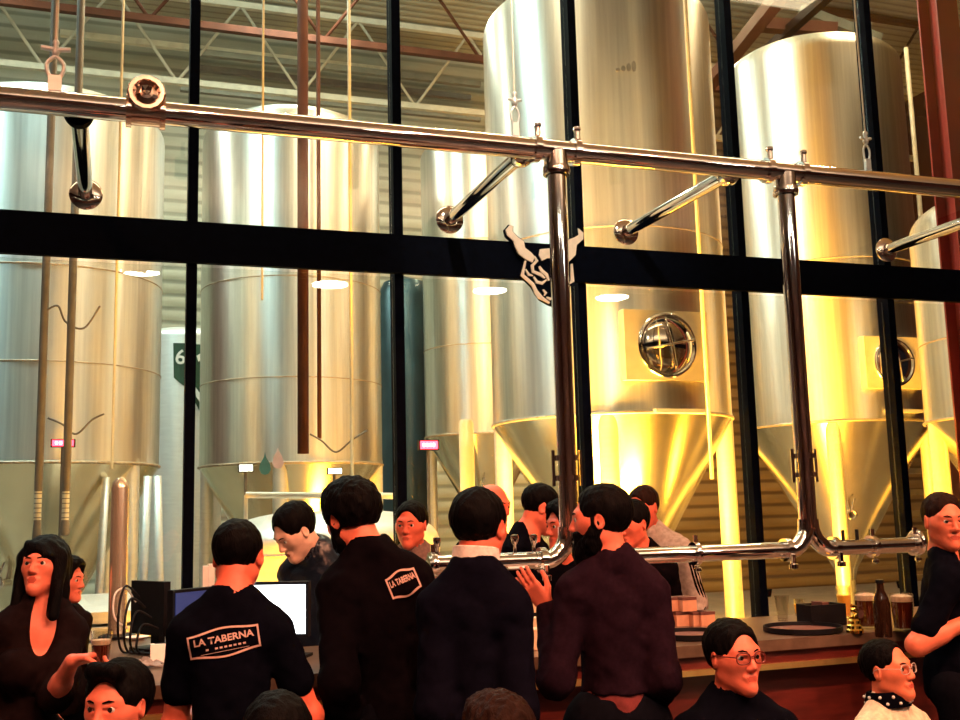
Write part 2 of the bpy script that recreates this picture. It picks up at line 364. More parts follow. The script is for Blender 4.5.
for i, pts in enumerate((((47, 310), (58, 306), (66, 322), (84, 328), (100, 306)), ((48, 418), (62, 424), (76, 434), (92, 420), (104, 414)), ((310, 434), (322, 441), (336, 452), (352, 440), (368, 430)))):
    o = obj('hose', tube(B(), bez([atd(x, y, 7.98 if i < 2 else 9.46) for x, y in pts]), .008, 8), M['greypipe'])
    tag(o, ('thin sagging hose, the upper one joining the grey drop pipes', 'thin sagging hose, the lower one joining the grey drop pipes', 'thin sagging hose beside the rust brown pipe')[i], 'hose')
p = atd(466, 420, 7.8); o = obj('standpipe', lathe(B(), [(0, 0), (.055, 0), (.055, p.z-.03), (.045, p.z), (0, p.z)], 20), M['palepipe'], None, 40); o.location = (p.x, p.y, 0); tag(o, 'short pale standpipe rising before the narrower silver tank', 'pipe')
# added glowing boxes standing in for signs and lights reflected in the panes
for px, py, w, h, d, m, lab in ((63, 443, 20, 6, 8.4, 'red_sign_glow', 'small red-rimmed glowing box imitating a reflected sign, before the far left tank'), (429, 445, 18, 8, 10.5, 'red_sign_glow', 'small bright red glowing box imitating a reflected sign in the dark gap left of the silver tank'),
        (246, 468, 13, 6, 10.5, 'white_spot_glow', 'small white glowing box imitating a reflected light, left of the teal drop sticker'), (335, 471, 13, 5, 10.5, 'white_spot_glow', 'small white glowing box imitating a reflected light at the foot of the tank behind the leather jacket man')):
    p = atd(px, py, d); t = thing('reflected_glow_box', lab, 'reflected glow', p); s = d/F_PX; W, H = w*s/2, h*s/2
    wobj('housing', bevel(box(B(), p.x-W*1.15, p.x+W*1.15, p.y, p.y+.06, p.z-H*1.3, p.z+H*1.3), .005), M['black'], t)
    sc = wobj('glow_box_face', box(B(), p.x-W, p.x+W, p.y-.006, p.y-.0005, p.z-H, p.z+H), M[m], t)
    wobj('glow_box_post', tube(B(), [(p.x, p.y+.04, 0), (p.x, p.y+.04, p.z)], .016, 10), M['greypipe'], t, 60)
    if m == 'red_sign_glow':
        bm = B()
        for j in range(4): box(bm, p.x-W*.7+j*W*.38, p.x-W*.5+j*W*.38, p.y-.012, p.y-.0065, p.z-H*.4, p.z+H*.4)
        wobj('glow_segment', bm, M['white_spot_glow'], sc)
# steel column, catwalk, ladder, trusses
p = atd(955, 200, 7.9); x, y = p.x, p.y
bm = box(B(), x-.10, x+.10, y-.10, y-.085, 0, 10.2); box(bm, x-.10, x+.10, y+.085, y+.10, 0, 10.2); box(bm, x-.008, x+.008, y-.085, y+.085, 0, 10.2)
struct('trim_column', bm, M['redsteel'])
t = thing('pipe_ladder', 'pale steel hooped ladder at the upper right of the hall', 'ladder', (*atd(905, 200, 13).xy, 0))
l0, l1 = atd(886, 300, 13.4), atd(928, 300, 13.4); zl = atd(905, 25, 13).z
wobj('side_rail', tube(B(), [(l0.x, l0.y, 0), (l0.x, l0.y, zl-.1)], .03, 10), M['palepipe'], t, 60)
wobj('side_rail', tube(B(), [(l1.x, l1.y, 0), (l1.x, l1.y, zl+.1)], .03, 10), M['palepipe'], t, 60)
bm = B(); n = 0; z = .4
for _ in range(26):
    bm = box(B(), min(l0.x, l1.x), max(l0.x, l1.x), l0.y-.05, l0.y+.05, z, z+.07); wobj('rung', bm, M['greypipe'], t); z += .26
def truss(label, Y, z0, z1, x0, x1, m, pitch=1.1, phase=0):
    t = thing('roof_truss', label, 'truss', (x0, Y, z0), 0, 'roof trusses of the hall')
    wobj('top_chord', box(B(), x0, x1, Y-.05, Y+.05, z1-.1, z1), M[m], t); wobj('bottom_chord', box(B(), x0, x1, Y-.05, Y+.05, z0, z0+.1), M[m], t)
    x = x0+phase; k = 0
    while x+pitch <= x1:
        a, b = (z1-.05, z0+.05) if k % 2 == 0 else (z0+.05, z1-.05)
        wobj('web', tube(B(), [(x, Y, a), (x+pitch*.5, Y, b)], .025, 8), M['truss' if m != 'brownsteel' else m], t); x += pitch*.5; k += 1
zA = at(200, 34, 16.0).z
truss('cream zigzag roof truss high at the upper left, the far one', 16.9, 8.6, 10.15, -6.5, 15.5, 'truss', 2.0, .3)
truss('brown-chorded roof truss high at the upper left, the near one', 14.3, at(320, 40, 14.3).z-.05, 10.15, -6.5, 15.5, 'brownsteel', 2.4, .8)
for i, (x0, y0, x1, y1, d0, d1, w) in enumerate(((705, 90, 800, -30, 15.5, 12.0, .16), (740, 75, 850, -25, 16.5, 12.5, .12), (752, 24, 836, 30, 14.5, 14.5, .16), (800, 10, 880, 40, 15.5, 15.5, .14))):
    a, b = atd(x0, y0, d0), atd(x1, y1, d1); o = obj('roof_beam', bm := box(B(), -w/2, w/2, -w/2, w/2, 0, (b-a).length), M[('brownsteel', 'black_metal', 'brownsteel', 'duct')[i]])
    o.matrix_world = along(a, b-a)
    tag(o, ('rust brown slanting roof beam between the two golden tanks', 'black slanting roof beam just right of the rust brown one', 'short brown level beam above the second golden tank', 'grey level duct at the upper right above the second golden tank')[i], 'beam')
for i, (x0, y0, x1, y1, Y) in enumerate(((190, 62, 480, 75, 17.0), (60, 40, 400, 66, 17.2), (180, 96, 480, 112, 17.4), (200, 75, 470, 92, 17.6))):
    a, b = at(x0, y0, Y), at(x1, y1, Y); z = (a.z+b.z)/2
    o = obj('wall_conduit', bevel(box(B(), 0, b.x-a.x, -.05, .05, -.05, .05), .01, 1), M[('duct', 'palepipe', 'duct', 'greypipe')[i]]); o.location = (a.x, Y, z)
    tag(o, ('grey level conduit on the pale hall wall, second from the top', 'pale level conduit on the hall wall, topmost of four', 'grey level conduit on the pale hall wall, lowest of four', 'dark level conduit on the pale hall wall, third from the top')[i], 'conduit')
t = thing('hall_duct', 'grey slanting duct in the gap left of the silver tank, with ladder-like rungs', 'duct', (*atd(405, 300, 15.5).xy, 0))
for dx in (-16, 14):
    a = atd(402+dx, 300, 15.5); wobj('post', tube(B(), [(a.x, a.y, 0), (a.x, a.y, 4.9)], .07, 10), M['duct'], t, 60)
for j in range(9):
    a, b = atd(386, 300, 15.5), atd(416, 300, 15.5); wobj('cross_brace', tube(B(), [(a.x, a.y, .6+j*.48), (b.x, b.y, .85+j*.48)], .03, 8), M['duct'], t, 60)
t = thing('dark_gap_filler', 'dark blue-grey cylinder added to darken the gap between the two middle tanks', 'cylinder', (*atd(404, 300, 14.6).xy, 0))  # dark cylinder added where the gap between the tanks looks dark
a = atd(404, 300, 14.6); wobj('shell', lathe(B(), [(0, 0), (.38, 0), (.38, 4.6), (.28, 4.8), (0, 4.9)], 48, Matrix.Translation((a.x, a.y, 0))), mat('dark_gap_blue', (.03, .07, .09), .35, .6, .2, 3), t, 40)
# stacked deck boards low at the left of the hall
t = thing('board_stack', 'low stack of pale grey deck boards behind the glass at the left', 'boards', (*at(120, 620, 8.3).xy, 0))
a = at(70, 620, 8.3); b = at(185, 620, 8.3); wobj('base_block', box(B(), a.x, b.x, 7.0, 8.8, 0, .55), M['steel_dark'], t)
for j in range(6): wobj('board', bevel(box(B(), a.x-.04*(j % 2), b.x+.02, 6.95+.03*(j % 3), 8.8, .555+j*.09, .625+j*.09), .006, 1), M['steel_pale'], t)
for i, px in enumerate((104, 146, 156)):
    p = atd(px, 560, 8.9); q = atd((94, 140, 164)[i], 610, 8.9)
    o = obj('strut', tube(B(), [(p.x, p.y, 2.0), (q.x, q.y, .0)], .035, 10), M['steel_pale']); tag(o, ('pale leaning strut near the dark-haired woman', 'pale leaning strut, left of a pair beside the black terminal', 'pale leaning strut, right of a pair beside the black terminal')[i], 'strut')

# ------------------------------------------------------------------ chrome pipe frame over the bar
zU = (at(0, 98, YP).z+at(960, 189, YP).z)/2; zR = (at(640, 553, YP).z+at(900, 548, YP).z)/2
tc_ = thing('chrome_pipe_frame', 'polished chrome pipe frame with two drop posts and a tap rail over the bar', 'pipe frame', (at(560, 300, YP).x, YP, zR))
XP1, XP2 = at(562, 330, YP).x, at(795, 330, YP).x
wobj('top_pipe', tube(B(), [(-3.2, YP, zU), (7.5, YP, zU)], .05, 32), M['chrome'], tc_, 40)
for x in (XP1, XP2):
    wobj('post', tube(B(), [(x, YP, zR+.10), (x, YP, zU)], .043, 28), M['chrome'], tc_, 40)
    bm = lathe(B(), [(.05, -.02), (.062, -.02), (.066, 0), (.062, .02), (.05, .02)], 28, Matrix.Translation((x, YP, zU-.10)))
    lathe(bm, [(.044, -.055), (.056, -.05), (.056, -.0), (.056, .05), (.044, .055)], 28, Matrix.Translation((x, YP, zU-.06)))
    for s in (-1, 1):
        lathe(bm, [(.051, -.016), (.064, -.016), (.064, .016), (.051, .016)], 28, along((x+s*.10, YP, zU), (1, 0, 0)))
        tube(bm, [(x+s*.10, YP-.03, zU+.05), (x+s*.10, YP-.03, zU+.09)], .014, 10); lathe(bm, [(0, .02), (.018, .012), (.02, 0), (.012, -.012), (0, -.014)], 12, Matrix.Translation((x+s*.10, YP-.03, zU+.10)))
    wobj('clamp', bm, M['chrome'], tc_, 40)
    zs = at(0, 0, YP).z*0+zR+.40
    bm = B()
    for dz in (-.045, .045): lathe(bm, [(.044, -.012), (.06, -.012), (.06, .012), (.044, .012)], 28, Matrix.Translation((x, YP, zs+dz)))
    for s in (-1, 1): tube(bm, [(x+s*.066, YP, zs-.08), (x+s*.066, YP, zs+.08)], .008, 8)
    wobj('clamp', bm, M['chrome'], tc_, 40)
    for s in (-1, 1):                    # the split elbows at the foot of the post
        pts = [(x+s*.012, YP, zR+.14), (x+s*.018, YP, zR+.08), (x+s*.05, YP, zR+.03), (x+s*.10, YP, zR), (x+s*.17, YP, zR)]
        e = wobj('elbow', tube(B(), bez(pts, 6), .04, 24), M['chrome'], tc_, 40)
        bm = lathe(B(), [(.04, -.014), (.055, -.014), (.055, .014), (.04, .014)], 24, along((x+s*.135, YP, zR), (1, 0, 0)))
        tube(bm, [(x+s*.135, YP-.05, zR-.06), (x+s*.135, YP-.05, zR-.02)], .013, 8); lathe(bm, [(0, -.025), (.022, -.02), (.022, .0), (0, .01)], 12, Matrix.Translation((x+s*.135, YP-.05, zR-.065)))
        wobj('elbow_clamp', bm, M['chrome'], e, 40)
xl, xr = at(428, 555, YP).x, at(917, 548, YP).x
for a, b in ((xl, XP1-.17), (XP1+.17, XP2-.17), (XP2+.17, xr)): wobj('tap_rail', tube(B(), [(a, YP, zR), (b, YP, zR)], .038, 28), M['chrome'], tc_, 40)
for x in (at(695, 550, YP).x, at(560, 550, YP).x-.33, at(872, 548, YP).x, xr-.015, xl+.02):
    bm = lathe(B(), [(.039, -.013), (.054, -.013), (.056, 0), (.054, .013), (.039, .013)], 24, along((x, YP, zR), (1, 0, 0)))
    tube(bm, [(x, YP-.01, zR+.05), (x, YP-.01, zR+.085)], .011, 10); lathe(bm, [(0, -.02), (.017, -.012), (.017, .0), (0, .01)], 12, Matrix.Translation((x, YP-.02, zR-.065)))
    wobj('clamp', bm, M['chrome'], tc_, 40)
wobj('end_ring', torus(B(), (xr, YP, zR+.01), (1, 0, 0), .052, .014, 28, 10), M['chrome'], tc_, 180)
for px, py in ((515, 541), (437, 553), (534, 545)):
    x = at(px, 550, YP).x
    wobj('tap_handle', lathe(B(), [(.008, .035), (.008, .07), (.013, .075), (.018, .10), (.016, .112), (0, .116)], 14, Matrix.Translation((x, YP, zR))), M['chrome'], tc_, 60)
for px in (844, 858, 872):
    x = at(px, 550, YP).x
    wobj('tap_stub', tube(B(), [(x, YP, zR+.03), (x, YP, zR+.085)], .009, 10), M['black'], tc_, 60)
for i, (a, b) in enumerate((((75, 118), (85, 226)), ((550, 163), (450, 250)), ((785, 180), (627, 260)), ((962, 247), (888, 273)))):
    x = at(b[0], b[1], YG-.11).x; z0 = zU; z1 = zU
    st = wobj('standoff', tube(B(), [(x, YP+.045, z0), (x, YG-.10, z1)], .036, 28), M['chrome'], tc_, 40)
    wobj('flange', lathe(B(), [(.036, .0), (.038, -.02), (.07, -.016), (.082, -.005), (.08, .008), (.05, .010)], 28, along((x, YG-.112, z1), (0, 1, 0))), M['chrome'], st, 40)
    wobj('collar', lathe(B(), [(.037, -.03), (.055, -.026), (.06, 0), (.055, .026), (.037, .03)], 28, along((x, YP+.10, z0), (0, 1, 0))), M['chrome'] if i else M['black_metal'], st, 40)
# faceted round ornament clamped on the top pipe
p = at(146, 100, YP); x = p.x; zo = zU+.05
t = thing('pipe_ornament', 'round pinkish faceted clamp ornament sitting on the chrome top pipe at the left', 'ornament', (x, YP, zU))
bm = B(); bmesh.ops.create_uvsphere(bm, u_segments=14, v_segments=9, radius=.078)
for v in bm.verts: v.co = Vector((v.co.x, v.co.z*.8, v.co.y))+Vector((x, YP-.03, zo))
wobj('faceted_dome', bm, M['copper'], t)
bm = torus(B(), (x, YP-.08, zo), (0, 1, 0), .062, .015, 14, 6); wobj('facet_ring', bm, M['copper'], t)
bm = B(); bmesh.ops.create_icosphere(bm, subdivisions=1, radius=.024)
for v in bm.verts: v.co += Vector((x, YP-.093, zo+.01))
wobj('centre_stud', bm, M['chrome'], t)
bm = lathe(B(), [(.051, -.075), (.06, -.075), (.06, .075), (.051, .075)], 28, along((x, YP, zU), (1, 0, 0)))
for s in (-1, 1): lathe(bm, [(.06, -.012), (.07, -.01), (.07, .01), (.06, .012)], 28, along((x+s*.066, YP, zU), (1, 0, 0)))
wobj('saddle_clamp', bm, M['copper'], t, 40)
# cable hangers with hooks
for px, lab in ((54, 'steel cable and hook holding the chrome pipe, leftmost'), (516, 'thin steel cable and turnbuckle holding the chrome pipe, by the central post'), (869, 'thin steel cable and turnbuckle holding the chrome pipe at the right')):
    p = at(px, 100+px*.0948, YP); x = p.x; thick = 1.4 if px == 54 else .85
    t = thing('cable_hanger', lab, 'hanger', (x, YP, zU+.05), 0, 'cable hangers of the chrome pipe')
    wobj('cable', tube(B(), [(x, YP, zU+.26), (x, YP, 5.6)], .005*thick, 8), M['palepipe'], t, 60)
    bm = lathe(B(), [(0, .0), (.012, .005), (.016, .02), (.012, .035), (.009, .05), (.014, .06), (.01, .07), (0, .075)], 14, Matrix.Translation((x, YP, zU+.195)))
    for s in (-1, 1): tube(bm, [(x, YP, zU+.225), (x+s*.04*thick, YP, zU+.23)], .008*thick, 8)
    wobj('turnbuckle', bm, M['steel_pale'], t, 60)
    w = .022*thick
    wobj('hook', tube(B(), bez([(x, YP, zU+.2), (x+w, YP, zU+.165), (x+w*.8, YP, zU+.12), (x, YP, zU+.105), (x-w*.8, YP, zU+.12), (x-w, YP, zU+.165), (x, YP, zU+.2)], 6), .006*thick, 8), M['steel_pale'], t, 60)
    wobj('strap', bevel(box(B(), x-.018*thick, x+.018*thick, YP-.01, YP+.01, zU+.0515, zU+.115), .003, 1), M['steel_pale'], t)

# ------------------------------------------------------------------ horned emblem on the beam
YE = YG-.125
def EP(u, v): return at(490+u*.1458, 210+v*.1458, YE)
te = thing('wall_emblem', 'cream horned gargoyle head emblem on the black beam behind the central post', 'emblem', EP(400, 380))
def eprism(name, pts, m, d0, d1, par): return wobj(name, prism(B(), [EP(u, v)+Vector((0, d0, 0)) for u, v in pts], (0, d1-d0, 0)), M[m], par)
LH = [(130, 108), (153, 112), (150, 150), (186, 188), (228, 218), (236, 262), (280, 296), (302, 322), (288, 362), (240, 340), (192, 302), (168, 252), (158, 216), (114, 176), (104, 140)]
RH = [(600, 128), (636, 160), (634, 204), (590, 242), (582, 312), (528, 366), (500, 330), (510, 270), (528, 208), (576, 190), (606, 172)]
def grow(P, k):
    cx = sum(p[0] for p in P)/len(P); cy = sum(p[1] for p in P)/len(P)
    out = []
    for i, p in enumerate(P):
        a, b = P[i-1], P[(i+1) % len(P)]; tx, ty = b[0]-a[0], b[1]-a[1]; l = math.hypot(tx, ty) or 1; out.append((p[0]+ty/l*k, p[1]-tx/l*k))
    return out
def area(P): return sum(P[i-1][0]*P[i][1]-P[i][0]*P[i-1][1] for i in range(len(P)))
bk = eprism('backing_plate', [(236, 338), (208, 452), (284, 526), (306, 566), (342, 616), (404, 652), (430, 660), (470, 650), (520, 560), (572, 500), (566, 370), (500, 300), (420, 262), (340, 262)], 'black_metal', 0, .02, te)
for P in (LH, RH):
    s = 9 if area(P) > 0 else -9
    h = eprism('horn', P, 'emblem', -.012, -.001, te); eprism('horn_outline', grow(P, s), 'black_metal', 0.001, .019, h)
eprism('crest', [(340, 272), (396, 266), (470, 270), (500, 300), (470, 345), (395, 330), (352, 350), (332, 312)], 'emblem', -.012, -.001, te)
def stroke(name, pts, w, par):
    L_, R_ = [], []
    for i, p in enumerate(pts):
        a = pts[max(0, i-1)]; b = pts[min(len(pts)-1, i+1)]; tx, ty = b[0]-a[0], b[1]-a[1]; l = math.hypot(tx, ty) or 1
        k = w/2*(.5 if i in (0, len(pts)-1) else 1); L_.append((p[0]+ty/l*k, p[1]-tx/l*k)); R_.append((p[0]-ty/l*k, p[1]+tx/l*k))
    return eprism(name, L_+R_[::-1], 'emblem', -.012, -.001, par)
for pts, w in (([(240, 350), (218, 448), (290, 512), (312, 560), (352, 606), (404, 640)], 22), ([(300, 320), (318, 350), (286, 384), (292, 424), (346, 446), (372, 470)], 20), ([(334, 388), (352, 420), (384, 446), (400, 486)], 22),
        ([(296, 460), (318, 496), (354, 504), (384, 480)], 20), ([(240, 408), (262, 446), (290, 452)], 16), ([(556, 372), (562, 490), (524, 516)], 24), ([(360, 548), (380, 572), (368, 588)], 16), ([(384, 600), (410, 612), (440, 606)], 18), ([(470, 420), (510, 450), (530, 400)], 18), ([(450, 500), (480, 560), (450, 620)], 20), ([(300, 560), (330, 600), (368, 622)], 18)):
    stroke('face_line', pts, w, te)

# ------------------------------------------------------------------ the bar
ZT = 1.08; XB0 = at(88, 660, YB).x; XB1 = 6.6; XW = at(232, 660, YB).x
tb = thing('bar_counter', 'long dark wooden bar counter with a grey worktop and a brass ledge', 'bar', (2, 4.2, 0))
bm = box(B(), XB0, XB1, YB, 4.56, ZT-.045, ZT)
wobj('worktop', bevel(bm, .008), M['counter'], tb)
bm = box(B(), XB0, XW, 4.561, 5.25, ZT-.045, ZT); wobj('worktop_return', bevel(bm, .006, 1), M['counter'], tb)
wobj('front_panel', box(B(), XB0+.06, XB1-.05, YB+.09, YB+.15, 0.0, ZT-.046), M['wood'], tb)
wobj('apron', box(B(), XB0+.03, XB1-.03, YB+.02, YB+.088, .985, ZT-.046), M['wood'], tb)
wobj('ledge', bevel(box(B(), XB0+.03, XB1-.03, YB+.008, YB+.060, .961, .984), .004), M['brass'], tb)
wobj('back_panel', box(B(), XB0+.06, XB1-.05, 4.44, 4.5, 0, ZT-.046), M['wood'], tb)
wobj('end_panel', box(B(), XB0+.06, XB0+.12, YB+.151, 4.439, 0, ZT-.046), M['wood'], tb)
wobj('return_base', box(B(), XB0+.06, XW-.05, 4.57, 5.2, 0, ZT-.046), M['wood'], tb)
def ctr(px, py):                          # a point on the counter seen at a pixel
    d = ray(px, py); return CAM+d*((ZT-CAM.z)/d.z)
def beer(px, py, lab, h=.15, r=.042, m='beer', fill=.92):
    p = ctr(px, py); z = ZT+.001; t = thing('beer_glass', lab, 'glass', (p.x, p.y, z), 0, 'dark beers on the bar'); T = Matrix.Translation((p.x, p.y, z))
    wobj('glass_wall', lathe(B(), [(0, 0), (r*.8, 0), (r*.84, .01), (r, h*.6), (r*1.02, h), (r*.98, h), (r*.96, h*.6), (r*.8, .012), (0, .012)], 28, T), M['tumbler'], t, 50)
    wobj('beer', lathe(B(), [(0, .014), (r*.77, .014), (r*.93, h*.6), (r*.94, h*fill*.85), (0, h*fill*.85)], 28, T), M[m], t, 50)
    wobj('foam', lathe(B(), [(0, h*fill*.853), (r*.935, h*fill*.853), (r*.945, h*fill), (r*.6, h*fill+.006), (0, h*fill+.008)], 28, T), M['foam'], t, 60)
beer(868, 629, 'dark beer with a cream head, left of the brown bottle', .155, .047)
beer(904, 631, 'dark beer with a cream head, right of the brown bottle', .155, .047)
p = ctr(884, 637); T = Matrix.Translation((p.x, p.y, ZT+.001))
t = thing('beer_bottle', 'dark brown bottle standing between the two dark beers', 'bottle', (p.x, p.y, ZT+.001))
wobj('bottle_body', lathe(B(), [(0, 0), (.032, 0), (.034, .006), (.034, .13), (.028, .155), (.015, .185), (.013, .225), (0, .225)], 28, T), mat('brown_bottle_glass', (.02, .008, .004), .12, 0, .1, 8), t, 40)
wobj('bottle_lip', lathe(B(), [(.0135, .212), (.0165, .214), (.0165, .226), (0, .2262)], 20, T), M['black'], t, 40)
def tumbler(px, py, lab, h=.1, r=.03, m=None, flare=1.3, grp=None, cat='glass'):
    p = ctr(px, py); z = ZT+.001; t = thing('small_glass', lab, cat, (p.x, p.y, z), 0, grp); T = Matrix.Translation((p.x, p.y, z))
    wobj('glass_wall', lathe(B(), [(0, 0), (r*.9, 0), (r, h*.3), (r*flare, h), (r*flare-.003, h), (r-.003, h*.3), (r*.85, .008), (0, .008)], 28, T), M['tumbler'], t, 50)
    if m: wobj('drink', lathe(B(), [(0, .01), (r*.82, .01), (r*.98*.97, h*.3), (r*1.1, h*.7), (0, h*.7)], 28, T), M[m], t, 50)
tumbler(783, 621, 'clear empty flared glass left of the black napkin box', .115, .026, None, 1.35)
tumbler(800, 616, 'short golden shot glass behind the black napkin box', .08, .024, 'pale_beer', 1.1)
tumbler(845, 618, 'tall golden beer glass left of the dark beers', .15, .03, 'pale_beer', 1.2)
p = ctr(827, 626); a = ctr(806, 626); b = ctr(843, 624)
t = thing('napkin_box', 'black open napkin box on the bar in front of the golden tank', 'box', (p.x, p.y, ZT))
L_ = (b-a).length; x0, y0 = p.x-L_/2, p.y-.02
bm = box(B(), x0, x0+L_, y0, y0+.11, ZT+.001, ZT+.012); wobj('base', bm, M['black'], t)
for bx in ((x0, x0+L_, y0, y0+.008), (x0, x0+L_, y0+.102, y0+.11), (x0, x0+.008, y0+.0081, y0+.1019), (x0+L_-.008, x0+L_, y0+.0081, y0+.1019)): wobj('side', box(B(), *bx, ZT+.0125, ZT+.095), M['black'], t)
for j in range(3): wobj('napkin_stack', bevel(box(B(), x0+.015+j*L_*.31, x0+L_*.26+j*L_*.31, y0+.015, y0+.095, ZT+.0125, ZT+.085+.02*(j == 1)), .004), M['black' if j != 1 else 'dark_seam'], t)
for px, py, r, lab in ((800, 631, .165, 'round dark tray lying on the bar under the napkin box side'), (690, 637, .15, 'round dark tray lying on the bar beside the pale cartons')):
    p = ctr(px, py); t = thing('round_tray', lab, 'tray', (p.x, p.y, ZT), 0, 'round dark trays on the bar'); T = Matrix.Translation((p.x, p.y-.02, ZT+.001))
    wobj('tray_base', lathe(B(), [(0, 0), (r*.95, 0), (r*.95, .008), (0, .008)], 48, T), M['dark_seam'], t, 40)
    wobj('rim', lathe(B(), [(r*.955, 0), (r, .004), (r, .024), (r*.97, .024), (r*.955, .009)], 48, T), M['black'], t, 40)
p = ctr(855, 633); T = Matrix.Translation((p.x, p.y, ZT+.001))
t = thing('brass_ornament', 'small shining yellow stacked-disc ornament with a curled top on the bar edge', 'ornament', (p.x, p.y, ZT))
wobj('stacked_base', lathe(B(), [(0, 0), (.036, 0), (.036, .012), (.03, .018), (.032, .03), (.024, .038), (.026, .05), (.018, .058), (.018, .068), (0, .07)], 24, T), M['gold_bright'], t, 40)
wobj('curled_top', tube(B(), bez([(p.x, p.y, ZT+.07), (p.x+.014, p.y, ZT+.082), (p.x-.006, p.y, ZT+.094), (p.x+.012, p.y, ZT+.106), (p.x-.008, p.y, ZT+.112)], 8), .008, 10), M['gold_bright'], t, 60)
cart = [(676, 628), (693, 628), (710, 628), (682, 617), (700, 617), (718, 621)]
for j, (px, py) in enumerate(cart):
    p = ctr(px, 628 if j < 3 or j == 5 else 628); z = ZT+.001+(.066 if j in (3, 4) else 0); y = p.y+.13
    x = p.x
    t = thing('carton', ('pink-brown carton, left one of the bottom row behind the round tray', 'pink-brown carton, middle one of the bottom row behind the round tray', 'pink-brown carton, third along in the bottom row behind the round tray', 'pink-brown carton, left one of the top row of the stack', 'pink-brown carton, right one of the top row of the stack', 'pink-brown carton at the right end of the bottom row')[j], 'box', (x, y, z), 0, 'cartons stacked on the bar')
    wobj('carton_body', bevel(box(B(), x-.036, x+.036, y-.05, y+.05, z, z+.05), .003, 1), M['pinkcard'], t); wobj('lid', bevel(box(B(), x-.037, x+.037, y-.051, y+.051, z+.0505, z+.064), .003, 1), M['dark_seam'], t)
# pale cups and cartons seen between the suit man and the bearded man
p = ctr(531, 618)
for j, (px, py0, py1, w, lab) in enumerate(((531, 597, 612, 20, 'cream paper cup, highest of the pale stack between the two dark-dressed men'), (532, 620, 632, 15, 'small cream box below the cream cup between the two dark-dressed men'), (538, 634, 652, 18, 'pale cream takeaway carton below the small cream box'))):
    Y = 4.30-.16*j; a = at(px-w/2, py0, Y); b = at(px+w/2, py0, Y); c = at(px, py1, Y); W = (b.x-a.x)/2; cx = (a.x+b.x)/2
    zb_ = max(c.z, ZT+.002); zt_ = zb_+(a.z-c.z)
    t = thing('paper_cup' if j == 0 else 'cream_carton', lab, 'cup' if j == 0 else 'box', (cx, Y, zb_))
    bm = box(B(), cx-W, cx+W, Y-W, Y+W, zb_+.0, zt_)
    for v in bm.verts:
        if v.co.z < zb_+.01: v.co.x = cx+(v.co.x-cx)*.82; v.co.y = Y+(v.co.y-Y)*.82
    wobj('cup_wall' if j == 0 else 'carton_wall', bevel(bm, .004), M['cream'], t)
    wobj('lid' if j else 'rim', bevel(box(B(), cx-W*1.04, cx+W*1.04, Y-W*1.04, Y+W*1.04, zt_+.0005, zt_+.008), .003), M['white' if j == 0 else 'cream'], t)
    if zb_ > ZT+.01: wobj('dark_sleeve', box(B(), cx-W*.8, cx+W*.8, Y-W*.8, Y+W*.8, ZT+.001, zb_-.0005), M['black'], t)
# drip tray cloth block under the tap rail
# left end of the counter
p = ctr(117, 638); t = thing('chrome_column', 'upright chrome tube with a rounded tip standing on the left end of the counter', 'column', (p.x, p.y, ZT)); T = Matrix.Translation((p.x, p.y, ZT))
zc = at(124, 478, p.y).z-ZT
wobj('tube', lathe(B(), [(0, .02), (.042, .02), (.042, zc-.05), (.036, zc-.02), (.02, zc), (0, zc+.004)], 32, T), M['satin'], t, 40)
wobj('base_flange', lathe(B(), [(0, .001), (.085, .001), (.085, .012), (.06, .02), (.043, .021)], 32, T), M['black'], t, 40)
p = ctr(137, 640); o = obj('white_plate', lathe(B(), [(0, 0), (.03, 0), (.05, .012), (.053, .014), (.05, .016), (.03, .006), (0, .006)], 32), M['white'], None, 60); o.location = (p.x, p.y, ZT+.001); tag(o, 'small flat white plate beside the base of the chrome tube', 'plate')
p = ctr(163, 664); t = thing('receipt_printer', 'white rounded block with a sloping face near the black terminal', 'printer', (p.x, p.y, ZT))
bm = box(B(), p.x-.045, p.x+.045, p.y, p.y+.08, ZT+.001, ZT+.07)
for v in bm.verts:
    if v.co.z > ZT+.05 and v.co.y < p.y+.01: v.co.y += .03
wobj('housing', bevel(bm, .008), M['white'], t); wobj('paper_slot', box(B(), p.x-.03, p.x+.03, p.y+.05, p.y+.06, ZT+.0705, ZT+.0725), M['black'], t)
p = ctr(144, 668); bm = B(); bmesh.ops.create_grid(bm, x_segments=26, y_segments=20, size=1)
for v in bm.verts:
    r_ = math.hypot(v.co.x, v.co.y); h = max(0, 1-r_*.8)*(.5+.5*math.sin(v.co.x*9+math.sin(v.co.y*7)*2))*.035+.010; v.co = Vector((v.co.x*.065*(1+.1*math.sin(v.co.y*5)), v.co.y*.045, h))
geo = bmesh.ops.solidify(bm, geom=bm.faces[:]+bm.edges[:]+bm.verts[:], thickness=.004)
o = obj('bar_cloth', bm, mat('grey_bar_cloth', (.32, .28, .26), .9, 0, .2, 60, bump=.3), None, 60); o.location = (p.x, p.y+.01, ZT); tag(o, 'crumpled grey cloth lying on the counter before the white block', 'cloth')
